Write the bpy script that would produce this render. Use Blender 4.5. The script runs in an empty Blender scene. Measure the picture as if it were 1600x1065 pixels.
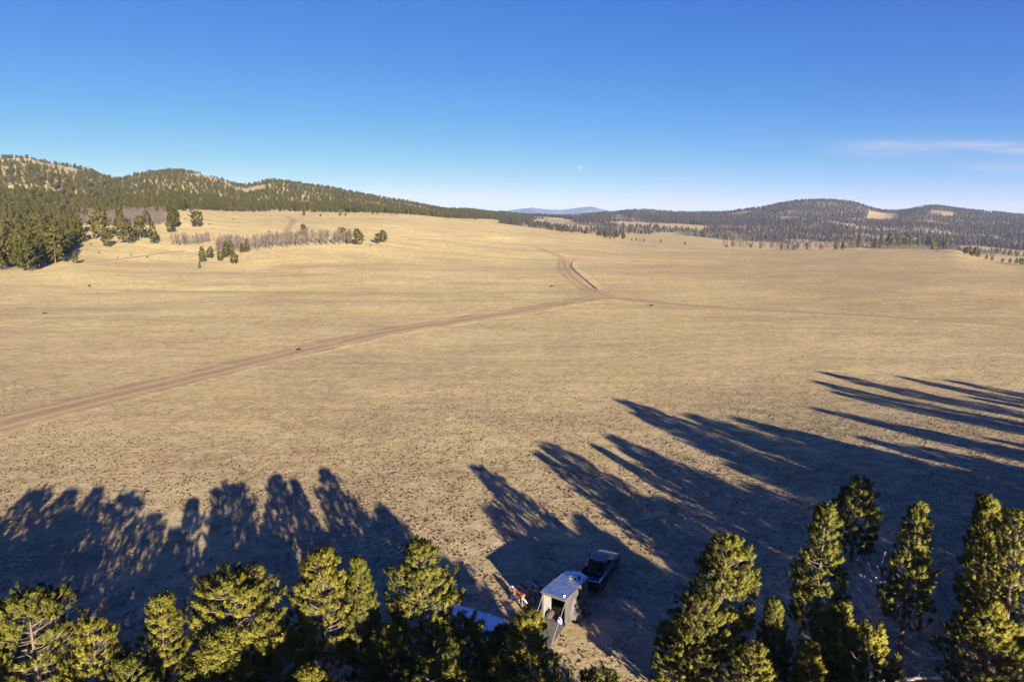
import bpy, bmesh, math, random
import numpy as np
from mathutils import Vector, Matrix

random.seed(7)
RNG = np.random.default_rng(7)
SC = bpy.context.scene
COL = SC.collection

# ------------------------------------------------------------------ camera, sky, sun, exposure
CAM_Z = 28.0
PITCH = math.radians(9.7)
FOC = 1600 * 24 / 36
cam_d = bpy.data.cameras.new('camera')
cam_d.lens = 24
cam_d.sensor_width = 36
cam_d.clip_start = 0.5
cam_d.clip_end = 80000
cam = bpy.data.objects.new('camera', cam_d)
cam.location = (0, 0, CAM_Z)
cam.rotation_euler = (math.pi / 2 - PITCH, 0, 0)
COL.objects.link(cam)
SC.camera = cam

SUN_EL = math.radians(13.2)
SHADOW_AZ = math.radians(-23.3)          # shadows run this way, clockwise from +Y
LX, LY = math.sin(SHADOW_AZ), math.cos(SHADOW_AZ)
sun_d = bpy.data.lights.new('sun', 'SUN')
sun_d.energy = 4.8
sun_d.angle = math.radians(0.5)
sun_d.color = (1.0, 0.90, 0.72)
sun = bpy.data.objects.new('sun', sun_d)
sun.location = (60, -140, 90)
sun.rotation_euler = Vector((LX * math.cos(SUN_EL), LY * math.cos(SUN_EL), -math.sin(SUN_EL))).to_track_quat('-Z', 'Y').to_euler()
COL.objects.link(sun)

world = bpy.data.worlds.new('World')
SC.world = world
world.use_nodes = True
wn, wl = world.node_tree.nodes, world.node_tree.links
wn.clear()


def wnode(t, **kw):
    n = wn.new(t)
    for k, v in kw.items():
        setattr(n, k, v)
    return n


def wmath(op, a, b=None, c=None):
    n = wnode('ShaderNodeMath', operation=op)
    for i, v in enumerate((a, b, c)):
        if v is None:
            continue
        if hasattr(v, 'links'):
            wl.new(v, n.inputs[i])
        else:
            n.inputs[i].default_value = v
    return n.outputs[0]


SKY_CURVE = [(2.0, 0.75, 1.78), (1.25, 0.345, 7.0), (0.47, 0.955, 6.9)]
sky = wnode('ShaderNodeTexSky', sky_type='NISHITA')
sky.sun_disc = False
sky.sun_elevation = SUN_EL
sky.sun_rotation = math.radians(180) + SHADOW_AZ
sky.altitude = 2900
sky.air_density = 1.0
sky.dust_density = 0.3
sky.ozone_density = 8.0
tc = wnode('ShaderNodeTexCoord')
sx = wnode('ShaderNodeSeparateXYZ')
wl.new(tc.outputs['Generated'], sx.inputs[0])
fy = wmath('MAXIMUM', sx.outputs['Y'], 0.05)
su = wmath('DIVIDE', sx.outputs['X'], fy)
sv = wmath('DIVIDE', sx.outputs['Z'], fy)
comb = wnode('ShaderNodeCombineXYZ')
wl.new(wmath('MULTIPLY', su, 5.0), comb.inputs[0])
wl.new(wmath('MULTIPLY', sv, 55.0), comb.inputs[1])
cno = wnode('ShaderNodeTexNoise')
cno.inputs['Scale'].default_value = 1.0
cno.inputs['Detail'].default_value = 6
cno.inputs['Roughness'].default_value = 0.62
wl.new(comb.outputs[0], cno.inputs['Vector'])


def wisp(v0, hw, u0, u1, amp):
    t = wmath('DIVIDE', wmath('SUBTRACT', sv, v0), hw)
    g = wmath('EXPONENT', wmath('MULTIPLY', wmath('MULTIPLY', t, t), -1.0))
    m = wnode('ShaderNodeMapRange', interpolation_type='SMOOTHSTEP')
    wl.new(su, m.inputs[0])
    m.inputs[1].default_value = u0
    m.inputs[2].default_value = u1
    n = wnode('ShaderNodeMapRange')
    wl.new(cno.outputs['Fac'], n.inputs[0])
    n.inputs[1].default_value = 0.32
    n.inputs[2].default_value = 0.68
    return wmath('MULTIPLY', wmath('MULTIPLY', wmath('MULTIPLY', g, m.outputs[0]), n.outputs[0]), amp)


cl = wmath('ADD', wisp(0.106, 0.011, 0.40, 0.55, 1.25), wisp(0.080, 0.006, 0.60, 0.70, 0.75))
front = wmath('GREATER_THAN', sx.outputs['Y'], 0.06)
cl = wmath('MULTIPLY', cl, front)
cmix = wnode('ShaderNodeMixRGB')
wl.new(cl, cmix.inputs[0])
# the deep, contrasty blue of the photograph: one tone curve per channel over the whole sky
srgb = wnode('ShaderNodeSeparateXYZ')
wl.new(sky.outputs[0], srgb.inputs[0])
crgb = wnode('ShaderNodeCombineXYZ')
for i, (g_, a_, top_) in enumerate(SKY_CURVE):
    v_ = wmath('MINIMUM', srgb.outputs[i], top_)
    wl.new(wmath('MULTIPLY', wmath('POWER', v_, g_), a_), crgb.inputs[i])
wl.new(crgb.outputs[0], cmix.inputs[1])
cmix.inputs[2].default_value = (1.38, 1.58, 2.15, 1)
bgn = wnode('ShaderNodeBackground')
bgn.inputs['Strength'].default_value = 0.08
wl.new(cmix.outputs[0], bgn.inputs['Color'])
wo = wnode('ShaderNodeOutputWorld')
wl.new(bgn.outputs[0], wo.inputs['Surface'])

SC.view_settings.view_transform = 'Standard'
SC.view_settings.look = 'None'
SC.view_settings.gamma = 1
SC.view_settings.use_curve_mapping = False
SC.view_settings.exposure = 2.1
SC.cycles.max_bounces = 6
SC.cycles.diffuse_bounces = 3
SC.cycles.transparent_max_bounces = 8
SC.cycles.volume_bounces = 0
SC.cycles.use_denoising = True
SC.cycles.denoiser = 'OPENIMAGEDENOISE'


# ------------------------------------------------------------------ noise and terrain
def _hash(ix, iy, s):
    h = (ix.astype(np.int64) * 374761393 + iy.astype(np.int64) * 668265263 + s * 974634777) & 0xFFFFFFFF
    h = ((h ^ (h >> 13)) * 1274126177) & 0xFFFFFFFF
    h = h ^ (h >> 16)
    return (h & 0xFFFFFF) / float(0xFFFFFF)


def vnoise(x, y, s=0):
    x = np.asarray(x, float)
    y = np.asarray(y, float)
    ix, iy = np.floor(x), np.floor(y)
    fx, fy_ = x - ix, y - iy
    fx = fx * fx * fx * (fx * (fx * 6 - 15) + 10)
    fy_ = fy_ * fy_ * fy_ * (fy_ * (fy_ * 6 - 15) + 10)
    a, b = _hash(ix, iy, s), _hash(ix + 1, iy, s)
    c, d = _hash(ix, iy + 1, s), _hash(ix + 1, iy + 1, s)
    return (a + (b - a) * fx) * (1 - fy_) + (c + (d - c) * fx) * fy_ - 0.5


def fbm(x, y, octv=4, s=0):
    t, a = 0, 1.0
    for k in range(octv):
        t = t + a * vnoise(x * 2 ** k + 17.3 * k, y * 2 ** k - 9.1 * k, s + k)
        a *= 0.5
    return t


def sstep(a, b, x):
    t = np.clip((x - a) / (b - a), 0, 1)
    return t * t * (3 - 2 * t)


def slope_of(py):                        # rise per metre of forward distance towards picture row py
    cy = (532.5 - np.asarray(py, float)) / FOC
    return (-math.sin(PITCH) + cy * math.cos(PITCH)) / (math.cos(PITCH) + cy * math.sin(PITCH))


# lie of the land: for bearings across the view, how the ground rises and falls with distance
SKYLINE = [(-500, 262), (-200, 250), (0, 248), (50, 248), (100, 258), (150, 273), (190, 287), (230, 275), (280, 266), (320, 272), (350, 282), (380, 295),
           (405, 287), (430, 280), (480, 289), (520, 295), (560, 305), (620, 316), (700, 328), (790, 335), (830, 338), (870, 339), (900, 338),
           (950, 334), (1000, 329), (1080, 333), (1130, 333), (1180, 326), (1240, 315), (1290, 312), (1330, 317), (1370, 329), (1400, 331),
           (1440, 323), (1480, 325), (1520, 330), (1560, 333), (1600, 337), (1800, 330), (2100, 326)]
CREST = [(-500, 1150), (0, 1150), (280, 1330), (430, 1500), (560, 1550), (700, 1750), (800, 2150), (900, 2450), (1000, 2650), (1290, 2650), (1440, 2750), (1600, 2900), (2100, 2900)]
BASE = {
    -500: [(200, 500), (250, 468), (300, 440), (340, 418), (400, 400), (500, 372), (650, 335), (850, 295), (1000, 270)],
    0: [(200, 500), (250, 468), (300, 442), (340, 422), (400, 402), (500, 374), (650, 335), (850, 295), (1000, 268)],
    100: [(200, 500), (250, 470), (300, 445), (340, 424), (380, 406), (450, 387), (550, 364), (700, 335), (900, 300), (1050, 275)],
    200: [(200, 500), (250, 470), (300, 447), (350, 427), (400, 408), (440, 391), (500, 371), (600, 350), (750, 328), (950, 308)],
    300: [(200, 500), (250, 470), (300, 448), (350, 430), (400, 414), (450, 397), (500, 380), (600, 347), (700, 331), (850, 320), (1050, 300)],
    400: [(200, 500), (250, 470), (300, 449), (360, 429), (400, 412), (440, 394), (550, 366), (700, 343), (850, 331), (1050, 320), (1250, 305)],
    500: [(200, 500), (250, 470), (300, 449), (400, 411), (450, 389), (550, 363), (700, 343), (900, 334), (1150, 320), (1300, 308)],
    600: [(200, 500), (250, 470), (300, 449), (400, 414), (500, 383), (600, 362), (750, 344), (900, 336), (1200, 328), (1400, 318)],
    700: [(200, 500), (250, 470), (300, 450), (400, 418), (500, 393), (650, 366), (850, 348), (1000, 341), (1250, 340), (1500, 335)],
    800: [(200, 500), (250, 470), (300, 450), (400, 420), (500, 401), (650, 379), (850, 360), (1000, 351), (1150, 354), (1500, 347), (1900, 340)],
    900: [(200, 500), (250, 470), (300, 450), (400, 422), (500, 403), (650, 383), (850, 367), (950, 363), (1100, 368), (1400, 360), (1800, 349), (2200, 342)],
    1000: [(200, 500), (250, 470), (300, 450), (400, 424), (500, 406), (650, 389), (800, 379), (900, 379), (1100, 380), (1400, 367), (1800, 353), (2300, 341)],
    1100: [(200, 500), (250, 470), (300, 450), (400, 425), (500, 409), (650, 394), (750, 388), (850, 391), (1100, 382), (1400, 372), (1800, 358), (2300, 344)],
    1200: [(200, 500), (250, 470), (300, 450), (400, 425), (500, 410), (650, 396), (720, 392), (850, 398), (1100, 390), (1400, 378), (1800, 362), (2300, 342)],
    1300: [(200, 500), (250, 470), (300, 450), (400, 425), (500, 410), (650, 395), (720, 390), (850, 397), (1100, 391), (1400, 379), (1800, 362), (2300, 338)],
    1400: [(200, 500), (250, 470), (300, 450), (400, 425), (500, 409), (650, 393), (720, 388), (850, 396), (1100, 393), (1400, 380), (1800, 363), (2300, 345)],
    1500: [(200, 500), (250, 470), (300, 450), (400, 425), (500, 409), (620, 395), (700, 390), (850, 401), (1100, 398), (1400, 385), (1800, 366), (2300, 347)],
    1600: [(200, 500), (250, 470), (300, 450), (400, 427), (480, 416), (560, 412), (700, 421), (900, 416), (1100, 403), (1400, 388), (1800, 369), (2300, 350)],
    2100: [(200, 500), (250, 470), (300, 450), (400, 428), (480, 418), (560, 415), (700, 421), (900, 416), (1100, 403), (1400, 388), (1800, 369), (2300, 350)],
}
LD = np.linspace(math.log(20), math.log(13000), 330)
DD = np.exp(LD)
_skx, _sky = np.array(SKYLINE, float).T
_crx, _cry = np.array(CREST, float).T


def _column(px):
    cr = float(np.interp(px, _crx, _cry))
    zc = CAM_Z + cr * float(slope_of(np.interp(px, _skx, _sky)))
    d = [20, 150]
    z = [0, 0]
    for dd, py in BASE[px]:
        d.append(dd)
        z.append(CAM_Z + dd * float(slope_of(py)))
    d += [cr, cr * 1.12, cr * 1.4, max(4800, cr * 1.7), 13000]
    z += [zc, zc * 0.9, zc * 0.5 + 2, 4, 0]
    return np.interp(LD, np.log(d), z), zc, cr


_bx = sorted(BASE)
_cols = [_column(p) for p in _bx]
FPX = np.arange(-500, 2101, 8.0)
ZT = np.zeros((len(FPX), len(LD)))
for i, p in enumerate(FPX):
    k = min(np.searchsorted(_bx, p, side='right') - 1, len(_bx) - 2)
    t = (p - _bx[k]) / (_bx[k + 1] - _bx[k])
    row = _cols[k][0] * (1 - t) + _cols[k + 1][0] * t
    cr = float(np.interp(p, _crx, _cry))
    want = CAM_Z + cr * float(slope_of(np.interp(p, _skx, _sky)))
    have = float(np.interp(math.log(cr), LD, row))
    wgt = sstep(cr * 0.5, cr, DD) * (1 - sstep(cr * 1.3, cr * 1.9, DD))
    ZT[i] = row + (want - have) * wgt
_k = np.array([1, 4, 6, 4, 1], float)
_k /= _k.sum()


def _smooth(a, axis):
    pad = [(0, 0), (0, 0)]
    pad[axis] = (2, 2)
    b = np.pad(a, pad, mode='edge')
    return np.apply_along_axis(lambda v: np.convolve(v, _k, 'valid'), axis, b)


ZT = _smooth(_smooth(ZT, 0), 1)
_UH = math.cos(PITCH) + (532.5 - 350) / FOC * math.sin(PITCH)
U0, U1 = (FPX[0] - 800) / FOC / _UH, (FPX[-1] - 800) / FOC / _UH


def H(x, y, detail=True):
    x = np.asarray(x, float)
    y = np.asarray(y, float)
    r = np.hypot(x, y)
    az = np.arctan2(x, y)
    azc = np.clip(az, math.atan(U0), math.atan(U1))
    fi = np.clip((np.tan(azc) - U0) / (U1 - U0) * (len(FPX) - 1), 0, len(FPX) - 1.001)
    d = np.maximum(r * np.cos(azc), 20.0)
    fj = np.clip((np.log(d) - LD[0]) / (LD[1] - LD[0]), 0, len(LD) - 1.001)
    i, j = fi.astype(int), fj.astype(int)
    a, b = fi - i, fj - j
    z = (ZT[i, j] * (1 - a) + ZT[i + 1, j] * a) * (1 - b) + (ZT[i, j + 1] * (1 - a) + ZT[i + 1, j + 1] * a) * b
    z = z * (1 - sstep(math.radians(95), math.radians(140), np.abs(az)))
    z = z + 3.0 * sstep(12, 50, x) * (1 - sstep(55, 118, y)) * sstep(-60, 0, y)
    if detail:
        z = z + 1.35 * sstep(120, 260, r) * fbm(x / 85, y / 85, 3, 3) + 0.10 * fbm(x / 9, y / 9, 2, 9)
        z = z + 2.2 * sstep(190, 330, r) * (1 - sstep(900, 1300, r)) * fbm(x / 170 + 3.1, y / 120, 2, 5)
        z = z + np.clip(z - 28, 0, 60) * 0.10 * fbm(x / 120, y / 120, 4, 21)
        swale = np.exp(-((x + 140) / 42) ** 2 - ((y - 292 + 0.12 * (x + 140)) / 9) ** 2)
        z = z - 1.1 * swale
    return z


def ray(px, py):
    cx, cy = (px - 800) / FOC, (532.5 - py) / FOC
    return np.array([cx, math.cos(PITCH) + cy * math.sin(PITCH), -math.sin(PITCH) + cy * math.cos(PITCH)])


_T = np.exp(np.linspace(math.log(12), math.log(5000), 2600))


def spot(px, py, h=0.0):
    """where the sight line of the photograph first comes down to height h above the ground"""
    d = ray(px, py)
    x, y, z = d[0] * _T, d[1] * _T, CAM_Z + d[2] * _T
    g = z - (H(x, y) + h)
    k = int(np.argmax(g < 0))
    if k == 0:
        k = len(_T) - 1
    t = _T[k - 1] + (_T[k] - _T[k - 1]) * g[k - 1] / max(g[k - 1] - g[k], 1e-6)
    return float(d[0] * t), float(d[1] * t)


def gz(x, y):
    return float(H(np.array([x]), np.array([y]))[0])


# ------------------------------------------------------------------ materials
MATS = {}


class NT:
    def __init__(self, name):
        self.m = bpy.data.materials.new(name)
        self.m.use_nodes = True
        self.n, self.l = self.m.node_tree.nodes, self.m.node_tree.links
        self.n.clear()
        self.out = self.n.new('ShaderNodeOutputMaterial')
        MATS[name] = self.m

    def node(self, t, ins=None, **kw):
        n = self.n.new(t)
        for k, v in kw.items():
            setattr(n, k, v)
        for k, v in (ins or {}).items():
            s = n.inputs[k]
            if hasattr(v, 'links'):
                self.l.new(v, s)
            else:
                s.default_value = v
        return n

    def math(self, op, a, b=0.0):
        return self.node('ShaderNodeMath', {0: a, 1: b}, operation=op).outputs[0]

    def noise(self, vec, scale, detail=3.0, rough=0.55):
        return self.node('ShaderNodeTexNoise', {'Vector': vec, 'Scale': scale, 'Detail': detail, 'Roughness': rough}).outputs['Fac']

    def rng(self, v, a, b, c=0.0, d=1.0):
        return self.node('ShaderNodeMapRange', {0: v, 1: a, 2: b, 3: c, 4: d}).outputs[0]

    def mix(self, f, a, b, mode='MIX'):
        n = self.node('ShaderNodeMixRGB', blend_type=mode)
        for i, v in enumerate((f, a, b)):
            if hasattr(v, 'links'):
                self.l.new(v, n.inputs[i])
            else:
                n.inputs[i].default_value = v if i == 0 else (*v, 1)
        return n.outputs[0]


def simple(name, col, rough=0.5, metal=0.0, var=0.15, scale=4.0, coat=0.0, spec=0.5):
    t = NT(name)
    tcn = t.node('ShaderNodeTexCoord').outputs['Object']
    f = t.noise(tcn, scale, 4)
    dark = tuple(c * (1 - var) for c in col)
    lite = tuple(min(c * (1 + var), 0.95) for c in col)
    c = t.mix(t.rng(f, 0.3, 0.7), dark, lite)
    b = t.node('ShaderNodeBsdfPrincipled', {'Base Color': c, 'Metallic': metal, 'Roughness': t.rng(f, 0.3, 0.7, max(rough - 0.07, 0.02), min(rough + 0.07, 1)),
                                            'Coat Weight': coat, 'Specular IOR Level': spec})
    t.l.new(b.outputs[0], t.out.inputs['Surface'])
    return t.m


def meadow_nodes(t):
    """dry grass over pale soil, in metres of the place"""
    p = t.node('ShaderNodeNewGeometry').outputs['Position']
    big = t.noise(p, 0.011, 4, 0.6)
    stretch = t.node('ShaderNodeVectorMath', {0: p, 1: (0.35, 1.0, 1.0)}, operation='MULTIPLY').outputs[0]
    mid = t.noise(stretch, 0.05, 5, 0.62)
    clump = t.noise(p, 1.1, 4, 0.68)
    fine = t.noise(p, 5.0, 3, 0.7)
    hum = t.noise(stretch, 0.21, 5, 0.7)
    pat = t.noise(p, 0.42, 4, 0.75)
    py_ = t.node('ShaderNodeSeparateXYZ', {0: p}).outputs['Y']
    straw = t.rng(t.math('ADD', py_, t.math('MULTIPLY', big, 220.0)), 215.0, 330.0)
    c = t.mix(t.rng(big, 0.36, 0.64), (0.380, 0.280, 0.142), (0.435, 0.332, 0.158))
    c2 = t.mix(t.rng(big, 0.36, 0.64), (0.465, 0.355, 0.146), (0.54, 0.425, 0.182))
    px_ = t.node('ShaderNodeSeparateXYZ', {0: p}).outputs['X']
    c2 = t.mix(t.rng(t.math('ADD', px_, t.math('MULTIPLY', big, 200.0)), 100.0, 250.0, 0.0, 1.0), c2, (0.335, 0.243, 0.106))
    c = t.mix(straw, c, c2)
    zone = t.noise(stretch, 0.028, 4, 0.6)
    zone2 = t.noise(p, 0.075, 4, 0.65)
    c = t.mix(t.math('MULTIPLY', t.rng(zone, 0.52, 0.66), 0.55), c, (0.33, 0.235, 0.125))
    c = t.mix(t.math('MULTIPLY', t.rng(zone2, 0.52, 0.68), 0.50), c, (0.50, 0.405, 0.165))
    c = t.mix(t.math('MULTIPLY', t.rng(mid, 0.46, 0.72), 0.75), c, (0.285, 0.195, 0.102))
    c = t.mix(t.math('MULTIPLY', t.rng(mid, 0.46, 0.26), 0.55), c, (0.56, 0.43, 0.22))
    c = t.mix(t.math('MULTIPLY', t.rng(hum, 0.48, 0.68), 0.50), c, (0.255, 0.175, 0.090))
    c = t.mix(t.math('MULTIPLY', t.rng(hum, 0.48, 0.30), 0.40), c, (0.56, 0.43, 0.22))
    c = t.mix(t.math('MULTIPLY', t.rng(pat, 0.50, 0.66), 0.55), c, (0.235, 0.162, 0.082))
    c = t.mix(t.math('MULTIPLY', t.rng(pat, 0.48, 0.32), 0.50), c, (0.60, 0.47, 0.25))
    c = t.mix(t.math('MULTIPLY', t.rng(clump, 0.50, 0.72), 0.62), c, (0.50, 0.40, 0.22))
    c = t.mix(t.math('MULTIPLY', t.rng(clump, 0.46, 0.28), 0.55), c, (0.175, 0.122, 0.07))
    c = t.mix(t.math('MULTIPLY', t.rng(fine, 0.52, 0.32), 0.35), c, (0.17, 0.12, 0.068))
    hgt = t.math('ADD', t.math('MULTIPLY', clump, 0.75), t.math('MULTIPLY', fine, 0.16))
    return p, c, hgt


def ground_material(name, road=False, dirt=((0.245, 0.160, 0.080), (0.325, 0.220, 0.116)), strength=1.0):
    t = NT(name)
    p, c, hgt = meadow_nodes(t)
    scrub = t.node('ShaderNodeAttribute', attribute_name='scrub').outputs['Fac']
    c = t.mix(t.math('MULTIPLY', scrub, t.rng(t.noise(p, 0.13, 4, 0.7), 0.25, 0.55, 0.5, 1.0)), c, (0.155, 0.118, 0.098))
    if road:
        e = t.node('ShaderNodeAttribute', attribute_name='edge').outputs['Fac']
        n1 = t.noise(p, 0.55, 5, 0.7)
        n2 = t.noise(p, 0.09, 3)
        m = t.math('ADD', t.math('MULTIPLY', t.math('SUBTRACT', e, 0.42), 2.2), t.rng(n1, 0.25, 0.75, -0.60, 1.0))
        m = t.math('ADD', m, t.rng(n2, 0.3, 0.7, -0.55, 0.45))
        m = t.math('MULTIPLY', t.rng(m, 0.0, 0.8), strength)
        track = t.node('ShaderNodeAttribute', attribute_name='rut').outputs['Fac']
        d = t.mix(t.rng(n1, 0.3, 0.7), dirt[0], dirt[1])
        d = t.mix(t.math('MULTIPLY', track, 0.85), d, (0.42, 0.300, 0.175))
        c = t.mix(m, c, d)
        hgt = t.math('MULTIPLY', hgt, t.math('SUBTRACT', 1.15, m))
    bump = t.node('ShaderNodeBump', {'Height': hgt, 'Strength': 0.6, 'Distance': 0.2})
    b = t.node('ShaderNodeBsdfPrincipled', {'Base Color': c, 'Roughness': 0.95, 'Specular IOR Level': 0.1, 'Normal': bump.outputs[0]})
    t.l.new(b.outputs[0], t.out.inputs['Surface'])
    return t.m


def foliage_material(name, a, b, c, trans=0.3, rnd=0.5):
    t = NT(name)
    at = t.node('ShaderNodeAttribute', attribute_name='tone').outputs['Fac']
    oi = t.node('ShaderNodeObjectInfo').outputs['Random']
    col = t.mix(at, a, b)
    col = t.mix(t.math('MULTIPLY', oi, rnd), col, c)
    # both sides of a thin blade shade with the form of the clump it belongs to
    ge = t.node('ShaderNodeNewGeometry')
    sgn = t.math('SUBTRACT', 1.0, t.math('MULTIPLY', ge.outputs['Backfacing'], 2.0))
    nrm = t.node('ShaderNodeVectorMath', {0: ge.outputs['Normal'], 'Scale': sgn}, operation='SCALE').outputs[0]
    df = t.node('ShaderNodeBsdfDiffuse', {'Color': col, 'Normal': nrm})
    tr = t.node('ShaderNodeBsdfTranslucent', {'Color': col, 'Normal': nrm})
    mx = t.node('ShaderNodeMixShader', {0: trans})
    t.l.new(df.outputs[0], mx.inputs[1])
    t.l.new(tr.outputs[0], mx.inputs[2])
    t.l.new(mx.outputs[0], t.out.inputs['Surface'])
    return t.m


M_GROUND = ground_material('meadow_ground')
M_ROAD = ground_material('road_dirt', True)
M_TRACK = ground_material('track_dirt', True, ((0.25, 0.162, 0.083), (0.33, 0.222, 0.12)), 1.0)
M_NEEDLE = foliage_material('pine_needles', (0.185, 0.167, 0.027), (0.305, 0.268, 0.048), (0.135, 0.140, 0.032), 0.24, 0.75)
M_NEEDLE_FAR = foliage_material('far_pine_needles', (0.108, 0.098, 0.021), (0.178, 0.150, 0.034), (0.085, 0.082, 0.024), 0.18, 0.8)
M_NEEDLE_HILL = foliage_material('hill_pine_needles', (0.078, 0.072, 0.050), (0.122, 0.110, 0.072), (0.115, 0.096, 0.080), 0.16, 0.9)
M_GRASS = foliage_material('dry_grass', (0.31, 0.232, 0.125), (0.46, 0.350, 0.185), (0.36, 0.268, 0.145), 0.06, 0.6)
M_BARK = simple('pine_bark', (0.130, 0.086, 0.060), 0.9, 0, 0.45, 9)
M_TWIG = simple('pale_branch', (0.20, 0.145, 0.10), 0.9, 0, 0.3, 6)
M_DEAD = simple('weathered_grey_wood', (0.46, 0.42, 0.38), 0.9, 0, 0.3, 6)
M_ASPEN = simple('aspen_twigs', (0.098, 0.070, 0.058), 0.9, 0, 0.3, 1.5)
M_ASPEN_BARK = simple('aspen_bark', (0.17, 0.14, 0.115), 0.85, 0, 0.3, 2)
M_SHRUB = foliage_material('shrub_leaves', (0.055, 0.050, 0.022), (0.10, 0.085, 0.04), (0.06, 0.05, 0.03), 0.2, 0.6)


# ------------------------------------------------------------------ mesh helpers
class MB:
    def __init__(self):
        self.v, self.f, self.mi = [], [], []

    def add(self, vs, fs, mi=0):
        o = len(self.v)
        self.v += [tuple(map(float, q)) for q in vs]
        self.f += [tuple(i + o for i in q) for q in fs]
        self.mi += [mi] * len(fs)
        return self

    def box(self, c, s, rot=None, mi=0, taper=None):
        hx, hy, hz = s[0] / 2, s[1] / 2, s[2] / 2
        tx, ty = taper or (1, 1)
        vs = [(-hx, -hy, -hz), (hx, -hy, -hz), (hx, hy, -hz), (-hx, hy, -hz), (-hx * tx, -hy * ty, hz), (hx * tx, -hy * ty, hz), (hx * tx, hy * ty, hz), (-hx * tx, hy * ty, hz)]
        R = rot or Matrix.Identity(3)
        vs = [R @ Vector(q) + Vector(c) for q in vs]
        return self.add(vs, [(0, 3, 2, 1), (4, 5, 6, 7), (0, 1, 5, 4), (1, 2, 6, 5), (2, 3, 7, 6), (3, 0, 4, 7)], mi)

    def tube(self, pts, rad, n=6, mi=0, cap=True):
        pts = [Vector(q) for q in pts]
        if not hasattr(rad, '__len__'):
            rad = [rad] * len(pts)
        vs, fs = [], []
        for k, q in enumerate(pts):
            d = (pts[min(k + 1, len(pts) - 1)] - pts[max(k - 1, 0)]).normalized()
            a = d.cross(Vector((0.13, 0.31, 0.94)))
            if a.length < 0.1:
                a = d.cross(Vector((1, 0, 0)))
            a.normalize()
            b = d.cross(a)
            for i in range(n):
                th = 2 * math.pi * i / n
                vs.append(q + (a * math.cos(th) + b * math.sin(th)) * rad[k])
        for k in range(len(pts) - 1):
            for i in range(n):
                j = (i + 1) % n
                fs.append((k * n + i, k * n + j, (k + 1) * n + j, (k + 1) * n + i))
        if cap:
            fs.append(tuple(range(n - 1, -1, -1)))
            fs.append(tuple((len(pts) - 1) * n + i for i in range(n)))
        return self.add(vs, fs, mi)

    def prism(self, poly, axis, a, b, mi=0):
        """poly: outline in the other two axes (x<y<z order), swept from a to b along axis"""
        n = len(poly)

        def put(q, w):
            q = list(q)
            q.insert(axis, w)
            return q
        vs = [put(q, a) for q in poly] + [put(q, b) for q in poly]
        fs = [tuple(range(n - 1, -1, -1)), tuple(range(n, 2 * n))] + [(i, (i + 1) % n, n + (i + 1) % n, n + i) for i in range(n)]
        return self.add(vs, fs, mi)

    def wheel(self, c, r, w, axis=0, n=20, inner=0.0, mi=0):
        """a disc or a tyre (with inner hole radius) round the given axis"""
        prof = [(inner, -w / 2), (r * 0.9, -w / 2), (r, -w / 4), (r, w / 4), (r * 0.9, w / 2), (inner, w / 2)]
        vs, fs = [], []
        for i in range(n):
            th = 2 * math.pi * i / n
            for (rr, ww) in prof:
                q = [rr * math.cos(th), rr * math.sin(th)]
                q.insert(axis, ww)
                vs.append(Vector(q) + Vector(c))
        m = len(prof)
        for i in range(n):
            j = (i + 1) % n
            for k in range(m if inner > 0 else m - 1):
                l = (k + 1) % m
                fs.append((i * m + k, j * m + k, j * m + l, i * m + l))
        return self.add(vs, fs, mi)

    def mesh(self, name, mats, bevel=0.0, smooth=False, seg=2):
        me = bpy.data.meshes.new(name)
        me.from_pydata(self.v, [], self.f)
        for m in (mats if isinstance(mats, (list, tuple)) else [mats]):
            me.materials.append(m)
        if any(self.mi):
            me.polygons.foreach_set('material_index', self.mi)
        bm = bmesh.new()
        bm.from_mesh(me)
        bmesh.ops.recalc_face_normals(bm, faces=bm.faces)
        if bevel:
            es = [e for e in bm.edges if len(e.link_faces) == 2 and e.calc_face_angle(0) > 0.5]
            bmesh.ops.bevel(bm, geom=es, offset=bevel, segments=seg, profile=0.5, affect='EDGES', clamp_overlap=True)
        bm.to_mesh(me)
        bm.free()
        if smooth:
            me.polygons.foreach_set('use_smooth', [True] * len(me.polygons))
        me.update()
        return me


def link(name, me, parent=None):
    o = bpy.data.objects.new(name, me)
    COL.objects.link(o)
    if parent:
        o.parent = parent
    return o


def part(name, mb, mats, parent, bevel=0.0, smooth=False, seg=2):
    return link(name, mb.mesh(name, mats, bevel, smooth, seg), parent)


def tag(o, label=None, cat=None, group=None, kind=None):
    for k, v in (('label', label), ('category', cat), ('group', group), ('kind', kind)):
        if v:
            o[k] = v
    return o


def thing(name, label, cat, loc, rz=0.0, group=None):
    o = bpy.data.objects.new(name, None)
    o.empty_display_size = 0.3
    COL.objects.link(o)
    o.location = loc
    o.rotation_euler = (0, 0, rz)
    return tag(o, label, cat, group)


def copy_tree(o, parent=None):
    c = o.copy()
    COL.objects.link(c)
    if parent:
        c.parent = parent
    for ch in o.children:
        copy_tree(ch, c)
    return c


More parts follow.
